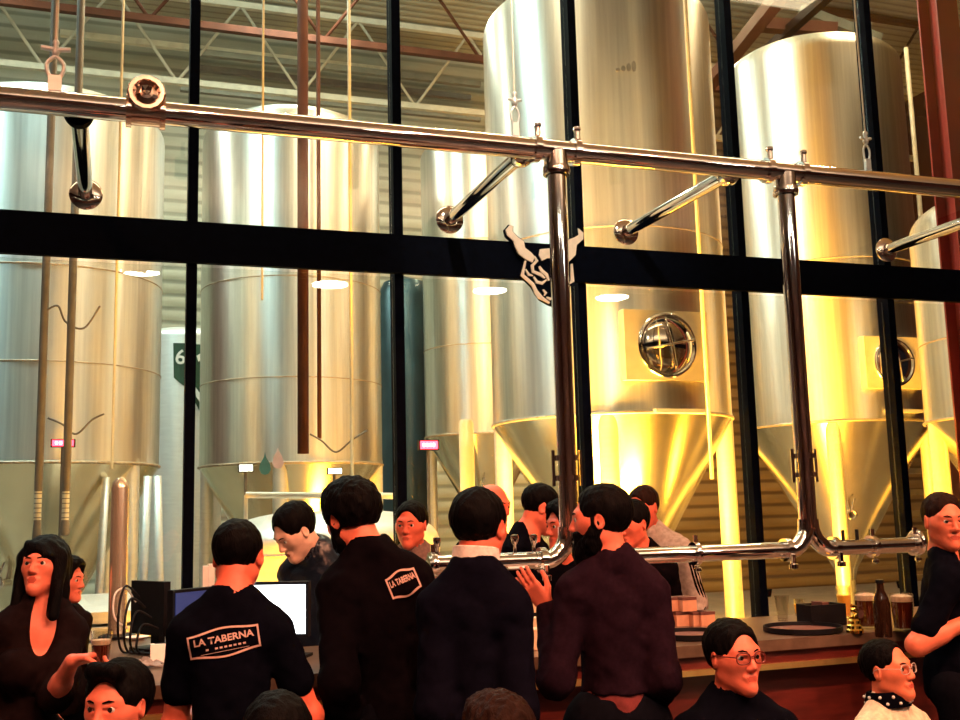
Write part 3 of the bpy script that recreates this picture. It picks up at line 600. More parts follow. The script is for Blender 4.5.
def monitor(name, label, a, b, py1, Y0, Y1, m, back=False):
    A = at(a[0], a[1], Y0); Bp = at(b[0], b[1], Y1); zb_ = max(at(a[0], py1, Y0).z, ZT+.05); zt_ = (A.z+Bp.z)/2
    d = Vector((Bp.x-A.x, Bp.y-A.y, 0)); W = d.length; ang = math.atan2(d.y, d.x); c = Vector(((A.x+Bp.x)/2, (A.y+Bp.y)/2, ZT))
    t = thing(name, label, 'monitor', c, ang); H = zt_-ZT
    h0 = zb_-ZT
    obj('casing', bevel(box(B(), -W/2-.012, W/2+.012, .004, .035, h0-.012, H+.012), .005), M['black'], t)
    obj('screen', box(B(), -W/2, W/2, -.001, .0038, h0, H), M[m], t)
    obj('stand', bevel(box(B(), -.035, .035, .036, .07, .013, H*.6), .005, 1), M['black'], t)
    obj('foot', bevel(box(B(), -.10, .10, -.04, .12, .001, .012), .004, 1), M['black'], t); return t
monitor('till_monitor', 'brightly lit white till screen in front of the leather jacket man', (252, 584), (305, 586), 634, 4.25, 4.15, 'screen')
monitor('till_monitor', 'dark blue till screen left of the man in the lettered black t-shirt', (176, 592), (222, 590), 628, 4.35, 4.5, 'dimscreen')
p = ctr(150, 652); t = thing('card_terminal', 'black till terminal seen from behind, with trailing cables, at the left of the counter', 'till', (p.x, p.y, ZT), .5)
obj('casing', bevel(box(B(), -.012, .018, -.12, .14, .07, .29), .008), M['black'], t)
bm = box(B(), -.05, .05, -.07, .08, .001, .02); obj('foot', bevel(bm, .005), M['black'], t); obj('stand', bevel(box(B(), .02, .05, -.03, .03, .0205, .2), .006), M['black'], t)
for j in range(4):
    y = -.08+.05*j; c_ = obj('cable', tube(B(), bez([(-.012, y, .10+.04*j), (-.07, y+.02, .12+.05*j), (-.12, y-.02, .05+.03*j), (-.09, y, .012), (-.05, y-.06, .008)], 8), .005, 8), M['black'], t, 60)
o = obj('cable', tube(B(), bez([(-.012, .1, .2), (-.06, .1, .26), (-.12, .08, .24), (-.13, .06, .15), (-.08, .04, .1)], 8), .004, 8), M['white'], t, 60); o['label'] = 'white cable'
for j, (px, h, lab) in enumerate(((205, .14, 'white upright card by the neck of the lettered t-shirt man, left of a pair'), (211, .16, 'white upright card by the neck of the lettered t-shirt man, right of a pair'))):
    p = at(px, 590, 4.72+.10*j); t = thing('menu_card', lab, 'card', (p.x, p.y, ZT)); z1 = at(px, 566+j*-2, p.y).z
    wobj('card', bevel(box(B(), p.x-.012, p.x+.012, p.y-.03, p.y+.03, ZT+.021, z1), .003, 1), M['white'], t); wobj('foot', box(B(), p.x-.02, p.x+.02, p.y-.04, p.y+.04, ZT+.001, ZT+.02), M['white'], t)
# drop-shaped stickers on the glass
for px, py, m, lab in ((265, 466, 'teal', 'teal drop-shaped sticker on the window'), (278, 460, 'paleblue', 'pale drop-shaped sticker on the window beside the teal one')):
    pts = [(0, 13), (-1.2, 8), (-5.5, 2), (-6.5, -3), (-4, -7), (0, -8), (4, -7), (6.5, -3), (5.5, 2), (1.2, 8)]
    P = [at(px+x*.9, py-y*1.1, YG-.012) for x, y in pts]; c = at(px, py, YG-.012)
    o = obj('window_sticker', prism(B(), [q-c for q in P], (0, .004, 0)), M[m]); o.location = c; tag(o, lab, 'sticker')
# ------------------------------------------------------------------ people: signed-distance bodies meshed with surface nets
class Field:
    def __init__(s, ax):
        s.ax = ax; s.D = np.full([len(a) for a in ax], 1.0, np.float32)
    def add(s, prim, k=.02, sub=False, pad=.03):
        f, lo, hi = prim; m = k+pad; sl = []
        for a, l, h in zip(s.ax, lo, hi):
            i0 = max(0, np.searchsorted(a, l-m)-1); i1 = min(len(a), np.searchsorted(a, h+m)+1)
            if i1-i0 < 1: return
            sl.append(slice(i0, i1))
        X = s.ax[0][sl[0], None, None]; Y = s.ax[1][None, sl[1], None]; Z = s.ax[2][None, None, sl[2]]
        d = f(X, Y, Z); A = s.D[tuple(sl)]
        if sub: d = -d; r = np.maximum(A, d); h = np.maximum(k-np.abs(A-d), 0); r = r+h*h/(4*k)
        else: r = np.minimum(A, d); h = np.maximum(k-np.abs(A-d), 0); r = r-h*h/(4*k)
        s.D[tuple(sl)] = r
    def clip(s, n, p):                   # keep the side n points to
        X, Y, Z = s.grid(); s.D = np.maximum(s.D, -((X-p[0])*n[0]+(Y-p[1])*n[1]+(Z-p[2])*n[2]))
    def grid(s): return s.ax[0][:, None, None], s.ax[1][None, :, None], s.ax[2][None, None, :]
    def rough(s, amp, f, seed=0, stretch=(1, 1, 1)):
        X, Y, Z = s.grid(); X, Y, Z = X*stretch[0]*f, Y*stretch[1]*f, Z*stretch[2]*f
        w = np.sin(X+1.7*np.sin(Y*.9+seed)+seed)*np.sin(Y*1.1+1.3*np.sin(Z*.8)+2*seed)+.6*np.sin(Z*1.3+1.9*np.sin(X*1.2+seed))*np.sin(X*.7-Y*1.6+seed)
        s.D = s.D+(amp*w).astype(np.float32)
    def mesh(s):
        D = s.D; I = D < 0; n = D.shape
        cnt = np.zeros([k-1 for k in n], np.int8)
        for dx in (0, 1):
            for dy in (0, 1):
                for dz in (0, 1): cnt += I[dx:n[0]-1+dx, dy:n[1]-1+dy, dz:n[2]-1+dz]
        act = (cnt > 0) & (cnt < 8); idx = np.full(act.shape, -1, np.int64); c = np.argwhere(act); idx[act] = np.arange(len(c))
        acc = np.zeros((len(c), 3)); num = np.zeros(len(c))
        off = [(a, b, d) for a in (0, 1) for b in (0, 1) for d in (0, 1)]
        val = {o: D[c[:, 0]+o[0], c[:, 1]+o[1], c[:, 2]+o[2]].astype(float) for o in off}
        for o in off:
            for ax in range(3):
                if o[ax]: continue
                q = list(o); q[ax] = 1; a, b = val[o], val[tuple(q)]; m = (a < 0) != (b < 0)
                t = np.where(m, a/np.where(np.abs(a-b) < 1e-12, 1, a-b), 0); pt = np.tile(np.array(o, float), (len(c), 1)); pt[:, ax] = t
                acc[m] += pt[m]; num[m] += 1
        g = c+acc/num[:, None]; V = np.stack([np.interp(g[:, k], np.arange(n[k]), s.ax[k]) for k in range(3)], 1)
        Q = []
        for ax in range(3):
            sl0 = [slice(None)]*3; sl1 = [slice(None)]*3; sl0[ax] = slice(0, -1); sl1[ax] = slice(1, None)
            a, b = I[tuple(sl0)], I[tuple(sl1)]; e = np.argwhere(a != b); u, v = [(1, 2), (2, 0), (0, 1)][ax]
            e = e[(e[:, u] > 0) & (e[:, v] > 0) & (e[:, u] < n[u]-1) & (e[:, v] < n[v]-1)]
            if not len(e): continue
            def cell(du, dv): k = e.copy(); k[:, u] += du; k[:, v] += dv; return idx[k[:, 0], k[:, 1], k[:, 2]]
            q = np.stack([cell(-1, -1), cell(0, -1), cell(0, 0), cell(-1, 0)], 1); flip = ~a[e[:, 0], e[:, 1], e[:, 2]]
            q[flip] = q[flip][:, ::-1]; Q.append(q)
        return V, np.concatenate(Q)
def np_obj(name, V, Q, mats, parent, mi=None):
    me = bpy.data.meshes.new(name); nq = len(Q)
    me.vertices.add(len(V)); me.vertices.foreach_set('co', V.astype(np.float32).ravel()); me.loops.add(nq*4); me.loops.foreach_set('vertex_index', Q.astype(np.int32).ravel())
    me.polygons.add(nq); me.polygons.foreach_set('loop_start', np.arange(0, nq*4, 4, dtype=np.int32)); me.polygons.foreach_set('use_smooth', np.ones(nq, bool))
    for m in mats: me.materials.append(m)
    if mi is not None: me.polygons.foreach_set('material_index', mi.astype(np.int32))
    me.update(calc_edges=True); o = bpy.data.objects.new(name, me); C.objects.link(o); o.parent = parent; return o
def A3(v): return np.array([v[0], v[1], v[2]], float)
def cap(a, b, r1, r2=None):
    r2 = r1 if r2 is None else r2; a, b = A3(a), A3(b); ba = b-a; L2 = max(ba@ba, 1e-9)
    def f(X, Y, Z):
        x, y, z = X-a[0], Y-a[1], Z-a[2]; t = np.clip((x*ba[0]+y*ba[1]+z*ba[2])/L2, 0, 1)
        return np.sqrt((x-t*ba[0])**2+(y-t*ba[1])**2+(z-t*ba[2])**2)-(r1+(r2-r1)*t)
    r = max(r1, r2); return f, np.minimum(a, b)-r, np.maximum(a, b)+r
def ell(M4, c, r):
    R = np.array(M4.to_3x3()); c = A3(M4 @ Vector(c)); r = np.array(r, float); ext = np.sqrt(((R*r)**2).sum(1))
    def f(X, Y, Z):
        x, y, z = X-c[0], Y-c[1], Z-c[2]
        u = [(R[0, k]*x+R[1, k]*y+R[2, k]*z)/r[k] for k in range(3)]
        k0 = np.sqrt(u[0]**2+u[1]**2+u[2]**2); k1 = np.sqrt((u[0]/r[0])**2+(u[1]/r[1])**2+(u[2]/r[2])**2); return k0*(k0-1)/np.maximum(k1, 1e-6)
    return f, c-ext, c+ext
def axis(lo, hi, fine, df, dc):
    out = [lo]
    while out[-1] < hi:
        x = out[-1]; out.append(x+(df if any(a <= x <= b for a, b in fine) else dc))
    return np.array(out)
SK = {}
def skinmat(tone):
    if tone not in SK: SK[tone] = mat('skin_%d' % len(SK), tone, .48, 0, .10, 25, bump=.03, bscale=160, spec=.4)
    return SK[tone]
MLIP = mat('lip', (.50, .085, .055), .4, 0, .06, 40); MHAIR = mat('black_hair', (.0022, .0016, .002), .6, 0, .4, 60, spec=.05, bump=.35, bscale=220, stretch=(1, 1, .25))
MHAIRB = mat('brown_hair', (.016, .006, .004), .6, 0, .4, 60, spec=.05, bump=.35, bscale=220, stretch=(1, 1, .25)); MEYE = mat('eye_white', (.75, .68, .62), .25, 0, .03, 10); MIRIS = mat('iris', (.02, .012, .01), .15, 0, .1, 20)
def cloth(name, col, rough=.85, sc=45, bump=.15): return mat(name, col, rough, 0, .22, sc, bump=bump, bscale=sc*8, spec=.025)
TROU = cloth('dark_trousers', (.004, .004, .007)); SHOE = mat('black_shoe', (.01, .01, .01), .4, 0, .2, 20); MGOLD = M['copper']
def Tm(x, y, z): return Matrix.Translation((x, y, z))
def Rm(a, ax): return Matrix.Rotation(math.radians(a), 4, ax)
def ik(S, W, l1, l2, pole):
    d = W-S; L = d.length; mx = (l1+l2)*.985
    if L > mx: W = S+d*(mx/L); d = W-S; L = mx
    a = (l1*l1-l2*l2+L*L)/(2*L); h = math.sqrt(max(l1*l1-a*a, 0)); u = d.normalized(); p = pole-u*pole.dot(u)
    return S+u*a+p.normalized()*h, W
def person(label, px, py, Y, phi, head=None, pitch=0, roll=0, lean=0, side=0, seated=False, top='sweater', tmat=None, hair='short', hmat=None, skin=(.72, .27, .17), beard=None, glasses=None,
           hands=None, width=.84, fem=False, build=.92, lips=True, sleeve=None, hem=None, group=None, brow=True, scale_fix=None, trim=None, nose=1.0, feats=True, tail=None):
    phi_r = math.radians(phi); tgt = at(px, py, Y); P0 = .49 if seated else .95
    dflt = 'lap' if seated else 'down'; U = Tm(0, 0, P0) @ Rm(-lean, 'X') @ Rm(side, 'Y')
    hy = 0 if head is None else ((head-phi+180) % 360)-180
    NK = Vector((0, -.015, .52))
    Hd = U @ Tm(*NK) @ Rm(lean*.6, 'X') @ Rm(-hy, 'Z') @ Rm(-pitch, 'X') @ Rm(roll, 'Y') @ Tm(0, .03, .165)
    hc_ = Hd @ Vector((0, 0, 0)); s = scale_fix or tgt.z/hc_.z
    Rz = Matrix.Rotation(-phi_r, 4, 'Z'); off = Rz @ Vector((hc_.x, hc_.y, 0))*s
    t = thing('person', label, 'person', (tgt.x-off.x, tgt.y-off.y, tgt.z-hc_.z*s), -phi_r, group); t.scale = (s, s, s)
    inv = (Matrix.Translation(t.location) @ Rz @ Matrix.Scale(s, 4)).inverted()
    W = width; sk = skinmat(skin)
    SH = [U @ Vector((q*.178*W, -.01, .432)) for q in (-1, 1)]
    # arms
    arms = []; hands = hands or {}
    for i, q in enumerate((-1, 1)):
        h = hands.get('LR'[i], (dflt,)); pole = Vector((q*.25, -.7, -.6)); hd = None; nrm = None; curl = .5; fine = False
        if h[0] == 'fwd': w = U @ Vector((q*.13, .34, .17))
        elif h[0] == 'down': w = U @ Vector((q*.17*W/.84, .15, -.01)); pole = Vector((q*.02, -1, -.2))
        elif h[0] == 'side': w = U @ Vector((q*.20*W/.84, .01, -.07)); pole = Vector((q*.05, -1, 0))
        elif h[0] == 'lap': w = Vector((q*.11, .36, P0+.13))
        elif h[0] == 'px':               # a wrist aimed at a pixel and depth, with finger direction and palm normal in world axes
            w = inv @ at(h[1], h[2], h[3]); fine = True
            hd = (inv.to_3x3() @ Vector(h[4])).normalized(); nrm = (inv.to_3x3() @ Vector(h[5])).normalized(); curl = h[6]
            if len(h) > 7: pole = (inv.to_3x3() @ Vector(h[7])).normalized()
        E_, w = ik(SH[i], w, .30, .265, pole)
        if hd is None: hd = ((w-E_).normalized()+Vector((0, .25, -.1))).normalized(); nrm = Vector((-q*.6, 0, -.8))
        nrm = (nrm-hd*nrm.dot(hd)).normalized(); arms.append((SH[i], E_, w, hd, nrm, curl, fine, q))
    # legs
    legs = []
    for q in (-1, 1):
        hip = Vector((q*.095, 0, P0-.03))
        if seated: kn = Vector((q*.13, .42, P0-.01)); an = Vector((q*.13, .40, .08))
        else: kn = Vector((q*.11, .03, .50)); an = Vector((q*.12, -.02, .08))
        legs.append((hip, kn, an))
    # ---- body
    pts = [hc_]+[a[2]+a[3]*.1 for a in arms]+[a[1] for a in arms]+[l for L in legs for l in L]+[U @ Vector((0, 0, .3))]+SH
    lo = np.min([A3(p) for p in pts], 0)-.17; hi = np.max([A3(p) for p in pts], 0)+.17; lo[2] = 0.0; hi[1] += .06
    fine = [[(A3(hc_)[k]-.13, A3(hc_)[k]+.13)]+[(A3(a[2]+a[3]*.08)[k]-.12, A3(a[2]+a[3]*.08)[k]+.12) for a in arms if a[6]] for k in range(3)]
    F = Field([axis(lo[k], hi[k], fine[k], .0045, .012) for k in range(3)])
    def torso(F, g, k=.06):
        F.add(ell(U, (0, 0, .31), ((.155+g)*W*build, (.105+g)*build, .19+g)), k); F.add(cap(U @ Vector((-.14*W, -.008, .425)), U @ Vector((.14*W, -.008, .425)), .052+g), k)
        F.add(ell(U, (0, .012, .10), ((.145+g)*W*build, (.108+g)*build, .19+g)), k); F.add(ell(U, (0, -.005, -.01), ((.16+g)*(W if not fem else 1), .115+g, .13+g)), k)
        for q in (-1, 1): F.add(cap(U @ Vector((q*.028, -.02, .550)), U @ Vector((q*.15*W, -.012, .440)), .037+g*.85, .05+g*.8), k)
        if fem:
            for q in (-1, 1): F.add(ell(U, (q*.07, .09, .29), (.065+g, .06+g, .065+g)), .04)
        elif build > 1.05: F.add(ell(U, (0, .06, .08), (.13, .11, .14)), .06)
    torso(F, 0)
    F.add(cap(U @ Vector((0, -.012, .45)), Hd @ Vector((0, -.022, -.055)), .060, .054), .035)
    for a in arms:
        F.add(cap(a[0], a[1], .052, .040), .04); F.add(cap(a[1], a[2], .042, .027), .02); F.add(cap(a[1], a[1]*.6+a[2]*.4, .043, .040), .02)
        d, n = a[3], a[4]; b = n.cross(d); b *= 1 if (Vector((0, 1, 0)).cross(b)).z*0 == 0 else 1
        if b.dot(Vector((-a[7], .6, .6))) < 0: b = -b
        w = a[2]; cu = a[5]
        for j, (o, L, rr) in enumerate(((.030, .072, .0085), (.010, .080, .0088), (-.010, .075, .0085), (-.028, .058, .0075))):
            base = w+d*.088+b*o; F.add(cap(w+d*.008+b*o*.55, base, .0145, .0115), .014)
            p, ang = base, 0.0
            for m_, fr in enumerate((.45, .30, .25)):
                ang += cu*(.55, .8, .6)[m_]; dd = d*math.cos(ang)+n*math.sin(ang)+b*(o*1.2*(1-cu)); dd.normalize(); q2 = p+dd*L*fr; F.add(cap(p, q2, rr*(1-.07*m_), rr*(.95-.1*m_)), .004); p = q2
        p = w+d*.025+b*.024; q2 = w+d*.055+b*.050+n*.012; F.add(cap(p, q2, .0145, .0115), .012); q3 = q2+(d*.9+b*.35*(1-cu)+n*(.3+.5*cu)).normalized()*.032; F.add(cap(q2, q3, .0105, .0095), .005)
        q4 = q3+(d*.9-b*.2*cu+n*(.3+.6*cu)).normalized()*.026; F.add(cap(q3, q4, .0095, .008), .004)
    for hip, kn, an in legs:
        F.add(cap(hip, kn, .085, .055), .05); F.add(cap(kn, an, .052, .034), .03); F.add(cap(kn*.75+an*.25+Vector((0, -.015, 0)), kn*.4+an*.6, .045, .034), .03); F.add(cap(an+Vector((0, -.03, -.045)), an+Vector((0, .15, -.055)), .033, .024), .03)
    # ---- head
    H = lambda x, y, z: Hd @ Vector((x, y, z))
    fs = .96 if fem else 1.0
    F.add(ell(Hd, (0, -.014, .030), (.074, .094, .084)), .01); F.add(ell(Hd, (0, .026, -.03), (.058*fs, .064, .080)), .03)
    for q in (-1, 1):
        F.add(cap(H(q*.046*fs, .005, -.052), H(0, .068, -.094), .024*fs, .019), .03); F.add(cap(H(q*.040, .050, -.012), H(q*.050, .03, -.008), .022), .035); F.add(cap(H(q*.042, .066, .026), H(q*.010, .081, .024), .0105), .024)
        F.add(ell(Hd @ Tm(q*.077, -.006, -.002) @ Rm(q*-22, 'Z') @ Rm(10, 'X'), (0, 0, 0), (.008, .021, .033)), .006); F.add(ell(Hd, (q*.085, -.002, .0), (.006, .011, .017)), .004, sub=True, pad=.01)
    F.add(cap(H(0, .072, -.100), H(0, .076, -.096), .018), .02)
    for q in (-1, 1): F.add(ell(Hd, (q*.031, .096, .006), (.017, .0155, .011)), .014, sub=True, pad=.01)
    F.add(cap(H(0, .086, .012), H(0, .104*nose**.2, -.026), .008, .0112), .012)
    for q in (-1, 1): F.add(cap(H(q*.011, .092, -.032), H(q*.011, .098, -.031), .0085), .006); F.add(cap(H(q*.040, .076, .014), H(q*.018, .087, .0135), .0065), .006); F.add(cap(H(q*.039, .077, -.004), H(q*.019, .086, -.005), .005), .006)
    F.add(cap(H(-.020, .082, -.058), H(.020, .082, -.058), .007), .008); F.add(cap(H(-.010, .089, -.056), H(.010, .089, -.056), .0065), .007); F.add(cap(H(-.012, .086, -.068), H(.012, .086, -.068), .0085), .008)
    F.add(cap(H(-.022, .098, -.0625), H(.022, .098, -.0625), .0025), .004, sub=True, pad=.01)
    V, Q = F.mesh(); ce = V[Q].mean(1); Hi = np.array(Hd.inverted()); hl = ce @ Hi[:3, :3].T+Hi[:3, 3]
    mi = ((np.abs(hl[:, 0]) < .021-.9*np.abs(hl[:, 2]+.062)) & (np.abs(hl[:, 2]+.0625) < (.0125 if fem else .009)) & (hl[:, 1] > .07)).astype(int) if lips else None
    body = np_obj('body', V, Q, [sk, MLIP], t, mi)
    if feats:
        for q in (-1, 1):
            bm = B(); bmesh.ops.create_uvsphere(bm, u_segments=20, v_segments=14, radius=.0122)
            for v in bm.verts: v.co = Vector((v.co.x, v.co.z, v.co.y))
            for f in bm.faces: f.material_index = 1 if f.calc_center_median().y > .0102 else 0
            for v in bm.verts: v.co = Hd @ (Vector((q*.031, .0765, .005))+v.co)
            obj('eye', bm, [MEYE, MIRIS], t, 180)
            if brow: obj('eyebrow', tube(B(), [H(q*.013, .0945, .0235), H(q*.030, .0905, .029), H(q*.047, .076, .0245)], [.0022, .0030, .0012], 8), hmat or MHAIR, t, 60)
    # ---- hair
    hm = hmat or MHAIR; hb = [axis(A3(hc_)[k]-.19, A3(hc_)[k]+.19, [], .005, .005) for k in range(3)]
    if hair in ('long',): hb[2] = np.arange(A3(hc_)[2]-.36, A3(hc_)[2]+.19, .0055)
    if hair in ('short', 'quiff', 'thick', 'receding', 'crop'):
        th = {'short': .013, 'quiff': .016, 'thick': .022, 'receding': .010, 'crop': .008}[hair]
        G = Field(hb); G.add(ell(Hd, (0, -.018, .034), (.074+th, .092+th, .083+th)), .01)
        if hair == 'quiff': G.add(cap(H(-.03, .07, .105), H(.035, .065, .105), .026), .03)
        if hair == 'thick': G.add(ell(Hd, (0, .02, .09), (.07, .075, .045)), .03)
        G.rough(.0022 if hair != 'thick' else .0035, 130, 1.0, (1, 1, .5))
        hz = {'receding': .105, 'thick': .080}.get(hair, .080)
        G.add(ell(Hd, (0, .13, hz-.085), (.074, .10, .108)), .010, sub=True)
        n = A3(Hd.to_3x3() @ Vector((0, -.30, 1)).normalized()); G.clip(n, A3(H(0, 0, -.030)))
        for q in (-1, 1): G.add(ell(Hd, (q*.088, .002, -.012), (.022, .026, .034)), .008, sub=True); G.add(cap(H(q*.085, .075, -.01), H(q*.085, .06, -.06), .032), .01, sub=True)
        V, Q = G.mesh(); np_obj('hair', V, Q, [hm], t)
    elif hair == 'sides':
        G = Field(hb); G.add(ell(Hd, (0, -.018, .02), (.079, .098, .075)), .01); G.add(ell(Hd, (0, .03, .10), (.09, .12, .075)), .01, sub=True); G.add(ell(Hd, (0, .12, -.02), (.07, .10, .1)), .01, sub=True); G.clip(A3(Hd.to_3x3() @ Vector((0, -.3, 1)).normalized()), A3(H(0, 0, -.03)))
        V, Q = G.mesh(); np_obj('hair', V, Q, [hm], t)
    elif hair == 'long':
        G = Field(hb); G.add(ell(Hd, (0, -.02, .036), (.092, .112, .100)), .01); G.add(ell(Hd, (0, -.055, -.10), (.088, .065, .19)), .04)
        for q in (-1, 1): G.add(cap(H(q*.078, .018, .04), H(q*.078, .045, -.20), .030, .022), .03)
        G.add(ell(Hd, (0, .13, -.045), (.056, .085, .115)), .01, sub=True); G.add(cap(H(.045, .06, .085), H(-.055, .075, .035), .018, .012), .02)
        G.rough(.003, 90, 2.0, (1, 1, .25)); V, Q = G.mesh(); np_obj('hair', V, Q, [hm], t)
    elif hair == 'cap':
        G = Field(hb); G.add(ell(Hd, (0, -.016, .045), (.086, .106, .088)), .01); G.clip(A3(Hd.to_3x3() @ Vector((0, -.05, 1)).normalized()), A3(H(0, 0, .035))); V, Q = G.mesh(); c = np_obj('cap', V, Q, [tmat or TROU], t)
        G = Field(hb); G.add(ell(Hd @ Rm(8, 'X'), (0, .10, .04), (.07, .085, .012)), .01); V, Q = G.mesh(); np_obj('peak', V, Q, [tmat or TROU], c)
        G = Field(hb); G.add(ell(Hd, (0, -.018, .02), (.080, .100, .075)), .01); G.add(ell(Hd, (0, .12, -.02), (.075, .115, .12)), .01, sub=True); G.clip(A3(Hd.to_3x3() @ Vector((0, -.3, 1)).normalized()), A3(H(0, 0, -.03))); V, Q = G.mesh(); np_obj('hair', V, Q, [hm], t)
    if beard:
        G = Field(hb); G.add(ell(Hd, (0, .028, -.074), (.066, .068, .050+.05*beard)), .02)
        if beard > .6: G.add(ell(Hd, (0, .058, -.115), (.048, .045, .065)), .03)
        G.add(cap(H(-.03, .088, -.047), H(.03, .088, -.047), .010), .01)
        for q in (-1, 1): G.add(cap(H(q*.071, .018, .005), H(q*.060, .035, -.065), .0115, .016), .02); G.add(cap(H(q*.070, .002, -.022), H(q*.050, .03, -.085), .015, .022), .025)
        G.rough(.003, 120, 3.0); G.add(ell(Hd, (0, .12, -.0625), (.022, .04, .010)), .006, sub=True, pad=.01); G.add(ell(Hd, (0, .125, .01), (.052, .085, .055)), .01, sub=True); G.clip(A3(Hd.to_3x3() @ Vector((0, 1, -.15)).normalized()), A3(H(0, -.026, -.05)))
        V, Q = G.mesh(); np_obj('beard', V, Q, [hm], t)
    if glasses:
        bm = B(); gm = mat(glasses[0]+'_spectacle_frame', glasses[1], .3, .2, .1, 30)
        for q in (-1, 1):
            ring = [H(q*.033+.024*math.copysign(abs(math.cos(a))**.7, math.cos(a)), .104-.010*abs(q*.033+.024*math.cos(a))/.05, .004+.0185*math.copysign(abs(math.sin(a))**.7, math.sin(a))) for a in [2*PI*k/24 for k in range(25)]]
            tube(bm, ring, glasses[2], 8, cap=False); tube(bm, bez([H(q*.057, .095, .008), H(q*.073, .06, .010), H(q*.083, .0, .010), H(q*.082, -.02, -.004)], 6), glasses[2]*.85, 8)
        tube(bm, bez([H(-.010, .103, .008), H(0, .107, .011), H(.010, .103, .008)], 5), glasses[2], 8)
        gf = obj('eyeglasses', bm, gm, t)
        for q in (-1, 1):
            P = [H(q*.033+.0235*math.copysign(abs(math.cos(a))**.7, math.cos(a)), .1035-.010*abs(q*.033+.024*math.cos(a))/.05, .004+.018*math.copysign(abs(math.sin(a))**.7, math.sin(a))) for a in [2*PI*k/24 for k in range(24)]]
            obj('lens', prism(B(), P, (Hd.to_3x3() @ Vector((0, -.0015, 0)))), M['lens'], gf)
    # ---- clothing
    tm = tmat or TROU; glo = lo.copy()-.03; ghi = hi.copy()+.03; glo[2] = P0-.30; ghi[2] = min(ghi[2], A3(hc_)[2]+.05)
    for a in arms: glo[2] = min(glo[2], a[2].z-.05)
    for a in arms: ghi[2] = max(ghi[2], a[2].z+.06, a[1].z+.1)
    G = Field([np.arange(glo[k], ghi[k], .0095) for k in range(3)]); g = {'tee': .014, 'sweater': .022, 'jacket': .024, 'shirt': .020}[top]
    torso(G, g); hz = hem if hem is not None else {'tee': -.06, 'sweater': -.05, 'jacket': -.16, 'shirt': -.10}[top]
    if seated: hz = -.10
    if hz < -.07: G.add(cap(U @ Vector((-.06, 0, -.05)), U @ Vector((-.06, 0, hz-.05)), .10+g), .05); G.add(cap(U @ Vector((.06, 0, -.05)), U @ Vector((.06, 0, hz-.05)), .10+g), .05)
    G.clip(A3(U.to_3x3() @ Vector((0, 0, 1))), A3(U @ Vector((0, 0, hz))))
    G.rough(.0035 if top != 'tee' else .0028, 26, phi*.1+px, (1, 1, .6))
    fr = sleeve if sleeve is not None else {'tee': .62, 'sweater': 1.94, 'jacket': 1.93, 'shirt': 1.9}[top]
    for a in arms:
        S2 = Field(G.ax) if False else None
        e1 = a[0]+(a[1]-a[0])*min(fr, 1)
        G.add(cap(a[0], e1, .050+g*.65, (.045 if fr >= 1 else .051)+g*.65), .028)
        if fr > 1: e2 = a[1]+(a[2]-a[1])*(fr-1); G.add(cap(a[1], e2, .046+g*.7, .033+g*.45), .03)
    G.rough(.0030 if top != 'tee' else .0022, 38, px*.37, (1, 1, .75)); G.rough(.0022, 70, py*.5, (.6, .6, 1.2))
    nk = U @ Vector((0, -.005, .50)); d_ = (Hd @ Vector((0, -.022, -.055)))-nk
    if top in ('jacket', 'shirt'):
        G.add(cap(nk-d_*.1, nk+d_*(.55 if top == 'jacket' else .62), .072+.004, .066), .02); G.add(cap(nk-d_*.1, nk+d_*2.5, .060, .0575), .004, sub=True, pad=.08)
    else: G.add(cap(nk, nk+d_*2, .060, .062), .012, sub=True, pad=.08)
    if fem: G.add(ell(U, (0, .10, .49), (.056, .10, .15)), .02, sub=True)
    if top == 'jacket' and not fem and trim != 'closed': G.add(ell(U, (0, .125, .44), (.045, .05, .13)), .02, sub=True)
    V, Q = G.mesh(); garment = np_obj({'tee': 't_shirt', 'sweater': 'sweater', 'jacket': 'jacket', 'shirt': 'shirt'}[top], V, Q, [tm], t)
    if trim and trim != 'closed':        # a collar ring of another colour showing at the neck
        q_ = nk+d_*.78; torus_bm = lathe(B(), [(.060, -.03), (.078, -.032), (.074, .02), (.062, .024), (.060, -.03)], 32, along(q_, d_)); obj('collar', torus_bm, trim, t, 60)
    if tail:
        G = Field([np.arange(-.26, .27, .01), np.arange(-.22, .22, .01), np.arange(P0-.2, P0+.3, .01)]); torso(G, .012); G.rough(.003, 40, 1.0); G.clip((0, 0, -1), (0, 0, P0+.16)); G.clip((0, 0, 1), (0, 0, P0-.01)); V, Q = G.mesh(); np_obj('shirt_tail', V, Q, [tail], t)
    # trousers and shoes
    G = Field([np.arange(-.32, .33, .013), np.arange(-.24, (.62 if seated else .28), .013), np.arange(.02, P0+.2, .013)])
    G.add(ell(Tm(0, 0, P0), (0, -.005, 0), (.172, .128, .14)), .05); G.clip((0, 0, -1), (0, 0, P0+.10))
    for hip, kn, an in legs: G.add(cap(hip, kn, .098, .070), .04); G.add(cap(kn, an+Vector((0, 0, -.01)), .068, .055), .03)
    G.clip((0, 0, 1), (0, 0, .065)); V, Q = G.mesh(); np_obj('trousers', V, Q, [TROU], t)
    for hip, kn, an in legs:
        G = Field([np.arange(an.x-.08, an.x+.08, .01), np.arange(an.y-.12, an.y+.26, .01), np.arange(-.02, .15, .01)])
        G.add(cap(an+Vector((0, -.03, -.04)), an+Vector((0, .17, -.045)), .044, .036), .03); G.add(cap(an+Vector((0, 0, .02)), an+Vector((0, .0, -.03)), .046), .02); G.clip((0, 0, 1), (0, 0, .003)); V, Q = G.mesh(); np_obj('shoe', V, Q, [SHOE], t)
    return dict(root=t, U=U, Hd=Hd, s=s, garment=garment, P0=P0, arms=arms, inv=inv)
